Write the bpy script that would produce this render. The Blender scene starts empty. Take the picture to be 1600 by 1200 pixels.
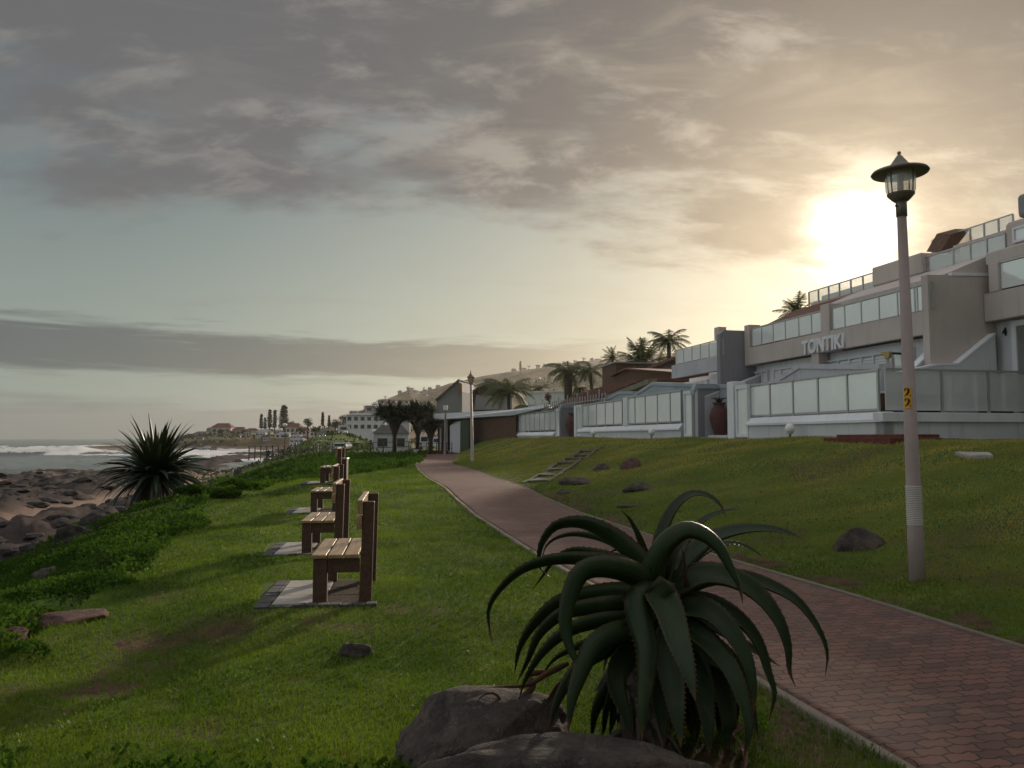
import bpy, math, random
import numpy as np
from mathutils import Vector, Matrix

SC = bpy.context.scene
COL = SC.collection
# ------------------------------------------------------------------ camera
F_PX = 1250.0
PITCH = math.atan(84.0 / F_PX)
cam_d = bpy.data.cameras.new("camera")
cam = bpy.data.objects.new("camera", cam_d)
COL.objects.link(cam)
cam_d.sensor_width = 36.0
cam_d.lens = F_PX / 1600.0 * 36.0
cam_d.clip_start = 0.1
cam_d.clip_end = 20000
cam.location = (0, 0, 0)
cam.rotation_euler = (math.pi / 2 + PITCH, 0, 0)
SC.camera = cam
SC.view_settings.view_transform = 'Standard'
SC.view_settings.look = 'None'
SC.view_settings.exposure = 0.42
SC.view_settings.gamma = 1.0
SC.view_settings.use_curve_mapping = False
SC.render.engine = 'CYCLES'
SC.cycles.use_denoising = True
SC.cycles.max_bounces = 6
SC.cycles.transparent_max_bounces = 12
SC.cycles.volume_bounces = 0
SC.cycles.sample_clamp_indirect = 4.0

CP, SP = math.cos(PITCH), math.sin(PITCH)
def ray(px, py):
    x = (px - 800) / F_PX; y = -(py - 600) / F_PX
    return Vector((x, CP - y * SP, SP + y * CP))
def at(px, py, Y):
    r = ray(px, py); return r * (Y / r.y)
# promenade frame: s runs along the shore, u runs inland
DV = Vector((-0.2218, 0.9751, 0)); NV = Vector((0.9751, 0.2218, 0))
def W(s, u, z=0.0):
    return Vector((DV.x * s + NV.x * u, DV.y * s + NV.y * u, z))
def pu(px, py, u):
    r = ray(px, py); t = u / r.dot(NV); return t * r.dot(DV), t * r.z
def ps(px, py, s):
    r = ray(px, py); t = s / r.dot(DV); return t * r.dot(NV), t * r.z

# ------------------------------------------------------------------ sun and sky
SUN_DIR = ray(1342, 350).normalized()
sun_el = math.asin(SUN_DIR.z); sun_az = math.atan2(SUN_DIR.x, SUN_DIR.y)
sd = bpy.data.lights.new("sun", 'SUN'); sd.energy = 3.3; sd.angle = math.radians(3.0); sd.color = (1.0, 0.84, 0.66)
so = bpy.data.objects.new("sun", sd); COL.objects.link(so)
so.rotation_euler = (-SUN_DIR).to_track_quat('-Z', 'Y').to_euler()

class NT:
    """small helper to write node trees"""
    def __init__(self, tree): self.t = tree; self.n = tree.nodes; self.l = tree.links
    def node(self, typ, **kw):
        nd = self.n.new(typ)
        for k, v in kw.items(): setattr(nd, k, v)
        return nd
    def put(self, sock, v):
        if isinstance(v, bpy.types.NodeSocket): self.l.new(v, sock)
        elif isinstance(v, (tuple, list)) and len(v) == 3 and sock.type == 'RGBA': sock.default_value = (*v, 1)
        else: sock.default_value = v
    def math(self, op, a, b=None, c=None, clamp=False):
        m = self.node('ShaderNodeMath', operation=op, use_clamp=clamp)
        self.put(m.inputs[0], a)
        if b is not None: self.put(m.inputs[1], b)
        if c is not None: self.put(m.inputs[2], c)
        return m.outputs[0]
    def mix(self, f, a, b, blend='MIX'):
        m = self.node('ShaderNodeMix', data_type='RGBA', blend_type=blend)
        self.put(m.inputs[0], f); self.put(m.inputs[6], a); self.put(m.inputs[7], b)
        return m.outputs[2]
    def ramp(self, x, a, b, smooth=True):
        m = self.node('ShaderNodeMapRange', interpolation_type='SMOOTHSTEP' if smooth else 'LINEAR')
        self.put(m.inputs[0], x); m.inputs[1].default_value = a; m.inputs[2].default_value = b
        return m.outputs[0]
    def noise(self, vec, scale=5, detail=4, rough=0.55, dist=0.0):
        m = self.node('ShaderNodeTexNoise'); self.put(m.inputs['Vector'], vec)
        m.inputs['Scale'].default_value = scale; m.inputs['Detail'].default_value = detail
        m.inputs['Roughness'].default_value = rough; m.inputs['Distortion'].default_value = dist
        return m.outputs[0]
    def comb(self, x, y, z):
        m = self.node('ShaderNodeCombineXYZ'); self.put(m.inputs[0], x); self.put(m.inputs[1], y); self.put(m.inputs[2], z)
        return m.outputs[0]
    def scale(self, vec, s):
        m = self.node('ShaderNodeVectorMath', operation='MULTIPLY'); self.put(m.inputs[0], vec); m.inputs[1].default_value = s
        return m.outputs[0]
    def bump(self, h, strength, dist=0.02):
        m = self.node('ShaderNodeBump'); m.inputs['Strength'].default_value = strength
        m.inputs['Distance'].default_value = dist; self.put(m.inputs['Height'], h)
        return m.outputs[0]

world = bpy.data.worlds.new("World"); SC.world = world; world.use_nodes = True
w = NT(world.node_tree); w.n.clear()
tc = w.node('ShaderNodeTexCoord').outputs['Generated']
sep = w.node('ShaderNodeSeparateXYZ'); w.l.new(tc, sep.inputs[0])
X, Y, Z = sep.outputs
zc = w.math('MAXIMUM', Z, 0.0)
az = w.math('ARCTAN2', X, Y)
vd = w.node('ShaderNodeVectorMath', operation='DOT_PRODUCT'); w.l.new(tc, vd.inputs[0]); vd.inputs[1].default_value = SUN_DIR
g = w.math('MAXIMUM', vd.outputs['Value'], 0.0)
sunprox = w.math('POWER', g, 14.0)
# clear part between the clouds: grey green, paler and yellower low down and towards the sun
clear = w.mix(w.ramp(zc, 0.05, 0.42), (0.40, 0.425, 0.34), (0.18, 0.22, 0.23))
clear = w.mix(w.ramp(az, 0.05, -0.55), clear, w.mix(1.0, clear, (0.62, 0.68, 0.74), 'MULTIPLY'))
clear = w.mix(w.math('MULTIPLY', sunprox, 0.9), clear, (0.37, 0.36, 0.29))
g1 = w.math('MULTIPLY', w.math('POWER', g, 1250.0), 7.5)
g2 = w.math('MULTIPLY', w.math('POWER', g, 150.0), 0.2)
g3 = w.math('MULTIPLY', w.math('POWER', g, 20.0), 0.06)
glow = w.math('ADD', w.math('ADD', g1, g2), g3)
glowc = w.mix(1.0, w.comb(glow, glow, glow), (1.0, 0.87, 0.66), 'MULTIPLY')
# high broken cloud seen in perspective, drawn out diagonally
zz = w.math('ADD', zc, 0.34)
mp = w.node('ShaderNodeMapping'); w.l.new(w.comb(w.math('DIVIDE', X, zz), w.math('DIVIDE', Y, zz), 0.0), mp.inputs[0])
mp.inputs['Rotation'].default_value = (0, 0, math.radians(-38)); mp.inputs['Scale'].default_value = (1.0, 1.9, 1.0)
pv = mp.outputs[0]
n1 = w.noise(pv, 1.25, 3, 0.5, 0.2)
n2 = w.noise(pv, 3.2, 8, 0.6, 0.15)
n4 = w.noise(pv, 9.0, 6, 0.62, 0.1)
edge = w.math('ADD', w.ramp(zc, 0.20, 0.44, False), w.math('MULTIPLY', w.ramp(az, -0.15, 0.4, False), 0.66))
cm = w.math('ADD', w.math('MULTIPLY', n1, 1.1), w.math('MULTIPLY', edge, 0.62))
cm = w.math('ADD', cm, w.math('MULTIPLY', w.math('SUBTRACT', n2, 0.5), 0.95))
cm = w.math('ADD', cm, w.math('MULTIPLY', w.math('SUBTRACT', n4, 0.5), 0.14))
cm = w.math('SUBTRACT', cm, w.math('MULTIPLY', w.ramp(zc, 0.22, 0.12), 0.7))
cmask = w.ramp(cm, 0.66, 1.04)
warm = w.math('POWER', g, 6.0)
cdark = w.mix(warm, (0.122, 0.117, 0.116), (0.068, 0.054, 0.048))
clite = w.mix(warm, (0.20, 0.190, 0.175), (0.31, 0.262, 0.215))
n3 = w.noise(pv, 4.6, 8, 0.6, 0.25)
brk_ = w.math('ADD', 0.45, w.math('MULTIPLY', w.ramp(w.noise(pv, 6.5, 7, 0.62, 0.4), 0.3, 0.7), 1.0))
glowc = w.mix(1.0, glowc, w.comb(brk_, brk_, brk_), 'MULTIPLY')
ccol = w.mix(w.ramp(w.math('ADD', n3, w.math('MULTIPLY', cm, -0.12)), 0.34, 0.54), cdark, clite)
ccol = w.mix(0.30, ccol, glowc, 'ADD')
clearg = w.mix(1.0, clear, glowc, 'ADD')
sky = w.mix(w.math('MULTIPLY', cmask, 0.94), clearg, ccol)
# low stratus bands stretched along the horizon
bv = w.comb(w.math('MULTIPLY', az, 2.2), w.math('MULTIPLY', zc, 26.0), 3.3)
b1 = w.noise(bv, 2.3, 9, 0.62, 0.3)
elw = w.math('ADD', zc, w.math('MULTIPLY', w.math('SUBTRACT', b1, 0.5), 0.075))
elw = w.math('SUBTRACT', elw, w.math('MULTIPLY', w.math('ADD', az, 0.5), -0.02))
band = w.math('MULTIPLY', w.ramp(elw, 0.066, 0.088), w.ramp(elw, 0.140, 0.122))
band = w.math('MULTIPLY', band, w.ramp(az, 0.24, -0.02))
band = w.math('MULTIPLY', band, w.ramp(b1, 0.22, 0.42))
sky = w.mix(w.math('MULTIPLY', band, 0.84), sky, w.mix(w.ramp(az, -0.5, 0.2), (0.066, 0.078, 0.086), (0.17, 0.155, 0.12)))
low = w.math('MULTIPLY', w.ramp(elw, 0.056, 0.026), w.ramp(az, 0.2, -0.25))
sky = w.mix(w.math('MULTIPLY', low, 0.85), sky, (0.135, 0.15, 0.152))
# thin wisps across the clear part
wv = w.comb(w.math('MULTIPLY', az, 1.6), w.math('MULTIPLY', zc, 9.0), 0.7)
wn = w.noise(wv, 2.4, 7, 0.6, 0.8)
sky = w.mix(w.math('MULTIPLY', w.ramp(wn, 0.5, 0.74), 0.3), sky, w.mix(warm, (0.17, 0.17, 0.17), (0.42, 0.35, 0.24)))
nis = w.node('ShaderNodeTexSky', sky_type='NISHITA', sun_disc=False)
nis.sun_elevation = sun_el; nis.sun_rotation = sun_az; nis.dust_density = 3.0
nc = w.mix(1.0, nis.outputs[0], (0.07, 0.07, 0.07), 'MULTIPLY')
sky = w.mix(0.10, sky, nc)
# extra sky brightness added overhead and out of view seaward, to light walls and grass
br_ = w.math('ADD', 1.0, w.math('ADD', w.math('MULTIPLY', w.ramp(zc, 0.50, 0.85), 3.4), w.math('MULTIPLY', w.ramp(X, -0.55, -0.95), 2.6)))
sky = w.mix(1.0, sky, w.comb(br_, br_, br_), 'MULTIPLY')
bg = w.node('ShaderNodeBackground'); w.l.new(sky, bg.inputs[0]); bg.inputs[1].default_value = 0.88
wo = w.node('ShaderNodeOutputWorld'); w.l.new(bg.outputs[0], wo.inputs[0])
world.cycles.sampling_method = 'MANUAL'; world.cycles.sample_map_resolution = 1024

# ------------------------------------------------------------------ noise for geometry
def _hash(ix, iy, iz):
    h = (ix.astype(np.int64) * 374761393 + iy.astype(np.int64) * 668265263 + iz.astype(np.int64) * 1274126177) & 0xffffffff
    h = ((h ^ (h >> 13)) * 1274126177) & 0xffffffff
    return ((h ^ (h >> 16)) & 0xffff) / 65535.0
def vnoise(x, y, z=0.0):
    x = np.asarray(x, float); y = np.asarray(y, float); z = np.zeros_like(x) + z
    ix, iy, iz = np.floor(x), np.floor(y), np.floor(z)
    fx, fy, fz = x - ix, y - iy, z - iz
    fx, fy, fz = [f * f * (3 - 2 * f) for f in (fx, fy, fz)]
    r = 0
    for dx in (0, 1):
        for dy in (0, 1):
            for dz in (0, 1):
                r = r + _hash(ix + dx, iy + dy, iz + dz) * (fx if dx else 1 - fx) * (fy if dy else 1 - fy) * (fz if dz else 1 - fz)
    return r
def fbm(x, y, z=0.0, o=4, g=0.5):
    r = 0; a = 1; t = 0
    x = np.asarray(x, float); y = np.asarray(y, float)
    for k in range(o):
        f = 2.03 ** k
        r = r + a * vnoise(x * f + 17.3 * k, y * f + 5.1 * k, np.asarray(z) * f); t += a; a *= g
    return r / t
def sm(x, a, b):
    t = np.clip((np.asarray(x, float) - a) / (b - a), 0, 1); return t * t * (3 - 2 * t)

# ------------------------------------------------------------------ materials
MATS = {}
def mat(name, col, rough=0.7, var=0.25, scale=4.0, bump=0.15, bscale=None, spec=0.3, metal=0.0, col2=None,
        trans=0.0, coord='Object', stretch=(1, 1, 1), bdist=0.01):
    if name in MATS: return MATS[name]
    m = bpy.data.materials.new(name); m.use_nodes = True; MATS[name] = m
    t = NT(m.node_tree); t.n.clear()
    out = t.node('ShaderNodeOutputMaterial'); b = t.node('ShaderNodeBsdfPrincipled')
    co = t.node('ShaderNodeTexCoord').outputs[coord] if coord != 'Position' else t.node('ShaderNodeNewGeometry').outputs['Position']
    co = t.scale(co, stretch)
    n = t.noise(co, scale, 6, 0.6)
    c2 = col2 if col2 else tuple(c * (1 - var) for c in col)
    c = t.mix(t.ramp(n, 0.35, 0.65), c2, col)
    n2 = t.noise(co, scale * 9, 4, 0.6)
    c = t.mix(t.math('MULTIPLY', t.ramp(n2, 0.3, 0.7), 0.35), c, tuple(v * (1 - var * 1.2) for v in col))
    t.put(b.inputs['Base Color'], c)
    b.inputs['Roughness'].default_value = rough; b.inputs['Metallic'].default_value = metal
    b.inputs['Specular IOR Level'].default_value = spec
    if bump > 0:
        t.put(b.inputs['Normal'], t.bump(t.noise(co, bscale or scale * 6, 6, 0.65), bump, bdist))
    sh = b.outputs[0]
    if trans > 0:
        tr = t.node('ShaderNodeBsdfTranslucent'); t.put(tr.inputs[0], t.mix(1.0, c, (1.6, 1.7, 0.8), 'MULTIPLY'))
        mx = t.node('ShaderNodeMixShader'); mx.inputs[0].default_value = trans
        t.l.new(sh, mx.inputs[1]); t.l.new(tr.outputs[0], mx.inputs[2]); sh = mx.outputs[0]
    t.l.new(sh, out.inputs[0])
    return m

def mat_glass(name, milk, tint=(0.8, 0.85, 0.83)):
    m = bpy.data.materials.new(name); m.use_nodes = True; MATS[name] = m
    t = NT(m.node_tree); t.n.clear(); out = t.node('ShaderNodeOutputMaterial')
    tr = t.node('ShaderNodeBsdfTransparent'); tr.inputs[0].default_value = (*[0.88 * c for c in (1, 1, 1)], 1)
    co = t.node('ShaderNodeTexCoord').outputs['Object']
    df = t.node('ShaderNodeBsdfDiffuse'); t.put(df.inputs[0], t.mix(t.noise(co, 1.3, 3), tint, tuple(0.8 * c for c in tint)))
    gl = t.node('ShaderNodeBsdfGlossy'); gl.inputs['Roughness'].default_value = 0.06
    mx = t.node('ShaderNodeMixShader')
    t.put(mx.inputs[0], t.math('ADD', milk - 0.06, t.math('MULTIPLY', t.noise(co, 0.9, 3), 0.12)))
    t.l.new(tr.outputs[0], mx.inputs[1]); t.l.new(df.outputs[0], mx.inputs[2])
    lw = t.node('ShaderNodeLayerWeight'); lw.inputs[0].default_value = 0.5
    m2 = t.node('ShaderNodeMixShader'); t.put(m2.inputs[0], t.math('ADD', 0.14, t.math('MULTIPLY', t.math('POWER', lw.outputs['Facing'], 3.0), 0.5)))
    t.l.new(mx.outputs[0], m2.inputs[1]); t.l.new(gl.outputs[0], m2.inputs[2]); t.l.new(m2.outputs[0], out.inputs[0])
    return m

def mat_emit(name, col, e):
    m = bpy.data.materials.new(name); m.use_nodes = True; MATS[name] = m
    b = m.node_tree.nodes['Principled BSDF']; b.inputs['Base Color'].default_value = (*col, 1)
    b.inputs['Emission Color'].default_value = (*col, 1); b.inputs['Emission Strength'].default_value = e
    return m

def wallpaint(name, col, streak=(0.55, 0.5, 0.45), amt=0.35):
    m = bpy.data.materials.new(name); m.use_nodes = True; MATS[name] = m
    t = NT(m.node_tree); b = t.n['Principled BSDF']; pos = t.node('ShaderNodeNewGeometry').outputs['Position']
    n = t.noise(pos, 0.45, 5, 0.6); st = t.noise(t.scale(pos, (3.0, 3.0, 0.22)), 1.3, 7, 0.65); fine = t.noise(pos, 14, 5, 0.7)
    c = t.mix(t.ramp(n, 0.3, 0.7), tuple(v * 0.86 for v in col), col)
    c = t.mix(t.math('MULTIPLY', t.ramp(st, 0.50, 0.72), amt), c, tuple(a_ * b_ for a_, b_ in zip(col, streak)))
    c = t.mix(t.math('MULTIPLY', t.ramp(fine, 0.45, 0.8), 0.12), c, tuple(v * 0.6 for v in col))
    t.put(b.inputs['Base Color'], c); b.inputs['Roughness'].default_value = 0.82; b.inputs['Specular IOR Level'].default_value = 0.25
    t.put(b.inputs['Normal'], t.bump(t.noise(pos, 25, 4, 0.6), 0.2, 0.006))
    return m
white = wallpaint("white_paint", (0.76, 0.77, 0.80), amt=0.3)
offwhite = wallpaint("offwhite_render", (0.64, 0.64, 0.67), amt=0.45)
greywall = wallpaint("grey_render", (0.52, 0.52, 0.55))
darkgrey = wallpaint("dark_grey_render", (0.27, 0.265, 0.29))
beige = wallpaint("beige_render", (0.56, 0.485, 0.45))
bluegrey = wallpaint("blue_grey_render", (0.37, 0.41, 0.45), amt=.25)
alu = mat("aluminium", (0.45, 0.45, 0.44), 0.42, 0.1, 3, 0.0, metal=0.6)
darkmetal = mat("dark_metal", (0.05, 0.045, 0.04), 0.5, 0.3, 6, 0.1)
glass_milk = mat_glass("milky_glass", 0.9, (0.93, 0.96, 0.95))
glass_mid = mat_glass("hazy_glass", 0.55, (0.85, 0.88, 0.87))
glass_clear = mat_glass("clear_glass", 0.10, (0.6, 0.66, 0.63))
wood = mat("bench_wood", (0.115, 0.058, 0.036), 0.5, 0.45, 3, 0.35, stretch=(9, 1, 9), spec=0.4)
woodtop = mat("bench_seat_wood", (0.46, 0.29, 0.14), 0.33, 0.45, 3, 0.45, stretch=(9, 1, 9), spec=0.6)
slabm = mat("paving_slab", (0.36, 0.335, 0.30), 0.8, 0.25, 3, 0.3)
brickd = mat("dark_edging_brick", (0.085, 0.08, 0.085), 0.85, 0.3, 8, 0.4)
def rockmat(name, a, b_, lich):
    m = bpy.data.materials.new(name); m.use_nodes = True; MATS[name] = m
    t = NT(m.node_tree); b = t.n['Principled BSDF']; co = t.node('ShaderNodeTexCoord').outputs['Object']
    n = t.noise(co, 3.2, 8, 0.65, 0.4); n2 = t.noise(co, 38, 5, 0.7); cr = t.node('ShaderNodeTexVoronoi', feature='DISTANCE_TO_EDGE'); cr.inputs['Scale'].default_value = 3.1
    wv = t.node('ShaderNodeVectorMath', operation='ADD'); t.put(wv.inputs[0], co); t.put(wv.inputs[1], t.comb(t.noise(co, 2.5, 4), t.noise(co, 3.5, 4), n)); t.l.new(wv.outputs[0], cr.inputs['Vector'])
    crack = t.ramp(cr.outputs['Distance'], 0.0, 0.06)
    c = t.mix(t.ramp(n, 0.35, 0.65), a, b_); c = t.mix(t.math('MULTIPLY', t.ramp(n2, 0.35, 0.7), 0.45), c, tuple(v * .45 for v in a))
    li = t.noise(co, 11, 6, 0.75); c = t.mix(t.math('MULTIPLY', t.ramp(li, 0.60, 0.66), 0.6), c, lich)
    c = t.mix(t.math('ADD', 0.86, t.math('MULTIPLY', crack, 0.14)), tuple(v * .4 for v in a), c)
    t.put(b.inputs['Base Color'], c); b.inputs['Roughness'].default_value = 0.88; b.inputs['Specular IOR Level'].default_value = 0.25
    h = t.math('ADD', t.math('ADD', t.math('MULTIPLY', n, 1.6), t.math('MULTIPLY', n2, 0.5)), t.math('MULTIPLY', crack, 0.12))
    t.put(b.inputs['Normal'], t.bump(h, 1.0, 0.035))
    return m
rockm = rockmat("weathered_rock", (0.045, 0.038, 0.035), (0.115, 0.088, 0.072), (0.15, 0.14, 0.12))
_m0 = mat("weathered_rock_plain", (0.12, 0.095, 0.08), 0.85, 0.45, 2.2, 0.9, 7, col2=(0.055, 0.047, 0.043), bdist=0.03)
rockred = rockmat("reddish_rock", (0.08, 0.045, 0.038), (0.17, 0.095, 0.075), (0.2, 0.16, 0.13))
rockshore = rockmat("shore_rock", (0.024, 0.022, 0.022), (0.068, 0.055, 0.05), (0.10, 0.09, 0.085))
redbrick = mat("red_brick", (0.17, 0.055, 0.04), 0.9, 0.35, 6, 0.3)
terracotta = mat("terracotta", (0.10, 0.038, 0.034), 0.7, 0.25, 3, 0.2)
rooftile = mat("brown_roof_tile", (0.17, 0.075, 0.055), 0.85, 0.35, 1.5, 0.5, stretch=(1, 1, 6))
timber = mat("brown_timber", (0.13, 0.075, 0.045), 0.85, 0.35, 1.2, 0.4, stretch=(6, 6, 0.6))
greyroof = mat("grey_roof", (0.13, 0.12, 0.115), 0.85, 0.3, 1, 0.3)
paleroof = mat("pale_roof", (0.32, 0.32, 0.33), 0.7, 0.2, 0.6, 0.1)
windowd = mat("dark_window", (0.04, 0.045, 0.05), 0.15, 0.2, 1, 0.0, spec=0.6)
palmleaf = mat("palm_frond", (0.075, 0.095, 0.03), 0.55, 0.45, 0.8, 0.0, trans=0.22, coord='Position')
palmtrunk = mat("palm_trunk", (0.10, 0.08, 0.06), 0.9, 0.4, 3, 0.6, stretch=(1, 1, 5))
treeleaf = mat("tree_leaf", (0.06, 0.08, 0.028), 0.6, 0.5, 0.25, 0.0, trans=0.2, coord='Position')
pineleaf = mat("pine_needles", (0.045, 0.05, 0.03), 0.7, 0.4, 0.3, 0.0, coord='Position')
spikeleaf = mat("strap_leaf", (0.026, 0.042, 0.018), 0.4, 0.5, 1.2, 0.0, trans=0.12, coord='Position')
redleaf = mat("red_leaf", (0.15, 0.06, 0.035), 0.6, 0.4, 1, 0.0, trans=0.15, coord='Position')
coverleaf = mat("cover_leaf", (0.062, 0.115, 0.02), 0.8, 0.5, 0.9, 0.0, trans=0.30, coord='Position', spec=0.02, col2=(0.025, 0.055, 0.012))
polem = mat("lamp_pole_paint", (0.34, 0.27, 0.25), 0.5, 0.2, 3, 0.1, stretch=(1, 1, 0.4))
lampcap = mat("lamp_cap_metal", (0.20, 0.175, 0.145), 0.5, 0.25, 6, 0.1, metal=0.3)
yellow = mat("yellow_tape", (0.75, 0.38, 0.03), 0.5, 0.1, 6, 0.0)
black = mat("black_paint", (0.015, 0.013, 0.012), 0.6, 0.1, 6, 0.0)
whitering = mat("white_wire_wrap", (0.62, 0.58, 0.55), 0.5, 0.1, 6, 0.0)
lampglass = mat_glass("lamp_glass", 0.35, (0.85, 0.80, 0.70))
warmglass = mat_glass("amber_lamp_glass", 0.75, (0.8, 0.55, 0.32))
globe = mat("white_globe", (0.8, 0.8, 0.77), 0.3, 0.05, 3, 0.0)
deadleaf = mat("dry_leaf", (0.13, 0.065, 0.04), 0.85, 0.5, 6, 0.3)
drystem = mat("dry_aloe_stem", (0.20, 0.17, 0.14), 0.85, 0.6, 9, 0.8, bdist=0.02)
carwhite = mat("car_paint_white", (0.7, 0.72, 0.75), 0.25, 0.05, 2, 0.0, spec=0.6)
tyre = mat("tyre_rubber", (0.02, 0.02, 0.02), 0.9, 0.2, 5, 0.0)
soilm = mat("dark_soil", (0.055, 0.032, 0.02), 0.95, 0.5, 5, 0.8, bdist=0.03, coord='Position')
kerbm = mat("pale_kerb", (0.19, 0.16, 0.13), 0.85, 0.3, 5, 0.4, coord='Position')

# aloe leaf material: fleshy with faint lengthwise streaks
def mk_aloe():
    m = bpy.data.materials.new("aloe_leaf"); m.use_nodes = True
    t = NT(m.node_tree); b = t.n['Principled BSDF']
    at_ = t.node('ShaderNodeAttribute', attribute_name='leafuv'); sp = t.node('ShaderNodeSeparateXYZ'); t.l.new(at_.outputs['Vector'], sp.inputs[0])
    v = t.comb(t.math('MULTIPLY', sp.outputs[0], 7.0), t.math('MULTIPLY', sp.outputs[1], 1.2), sp.outputs[2])
    n = t.noise(v, 3.0, 5, 0.6)
    co = t.node('ShaderNodeTexCoord').outputs['Object']
    n2 = t.noise(co, 7, 5, 0.6)
    c = t.mix(t.ramp(n, 0.3, 0.7), (0.006, 0.016, 0.004), (0.018, 0.038, 0.009))
    c = t.mix(t.math('MULTIPLY', t.ramp(n2, 0.5, 0.8), 0.5), c, (0.055, 0.06, 0.025))
    tip = t.ramp(sp.outputs[1], 0.88, 1.0)
    c = t.mix(tip, c, (0.13, 0.05, 0.03))
    mg = t.ramp(t.math('ABSOLUTE', sp.outputs[0]), 0.80, 1.0)
    c = t.mix(t.math('MULTIPLY', mg, 0.5), c, (0.07, 0.05, 0.025))
    sc_ = t.noise(co, 26, 5, 0.7); c = t.mix(t.math('MULTIPLY', t.ramp(sc_, 0.62, 0.72), 0.5), c, (0.07, 0.055, 0.035))
    t.put(b.inputs['Base Color'], c); b.inputs['Roughness'].default_value = 0.5
    b.inputs['Specular IOR Level'].default_value = 0.22
    b.inputs['Subsurface Weight'].default_value = 0.0
    t.put(b.inputs['Normal'], t.bump(n, 0.25, 0.01))
    return m
aloem = mk_aloe()

# ------------------------------------------------------------------ mesh helpers
def tag(o, label=None, cat=None, group=None, kind=None):
    if label: o["label"] = label
    if cat: o["category"] = cat
    if group: o["group"] = group
    if kind: o["kind"] = kind
    return o
def empty(name, loc, rz=0.0, label=None, cat=None, group=None):
    o = bpy.data.objects.new(name, None); COL.objects.link(o); o.location = loc; o.rotation_euler = (0, 0, rz)
    o.empty_display_size = 0.2
    return tag(o, label, cat, group)

def np_object(name, verts, faces, m, parent=None, smooth=False, uv=None):
    """faces: (n,3) or (n,4) array"""
    me = bpy.data.meshes.new(name)
    verts = np.asarray(verts, np.float32).reshape(-1, 3); faces = np.asarray(faces, np.int32)
    k = faces.shape[1]; nf = len(faces)
    me.vertices.add(len(verts)); me.vertices.foreach_set('co', verts.ravel())
    me.loops.add(nf * k); me.loops.foreach_set('vertex_index', faces.ravel())
    me.polygons.add(nf); me.polygons.foreach_set('loop_start', np.arange(0, nf * k, k, dtype=np.int32))
    me.polygons.foreach_set('loop_total', np.full(nf, k, np.int32))
    if smooth: me.polygons.foreach_set('use_smooth', np.ones(nf, bool))
    me.update(); me.validate()
    if uv is not None:
        a = me.attributes.new('leafuv', 'FLOAT_VECTOR', 'POINT'); a.data.foreach_set('vector', np.asarray(uv, np.float32).ravel())
    me.materials.append(m)
    o = bpy.data.objects.new(name, me); COL.objects.link(o)
    if parent is not None: o.parent = parent
    return o

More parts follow.
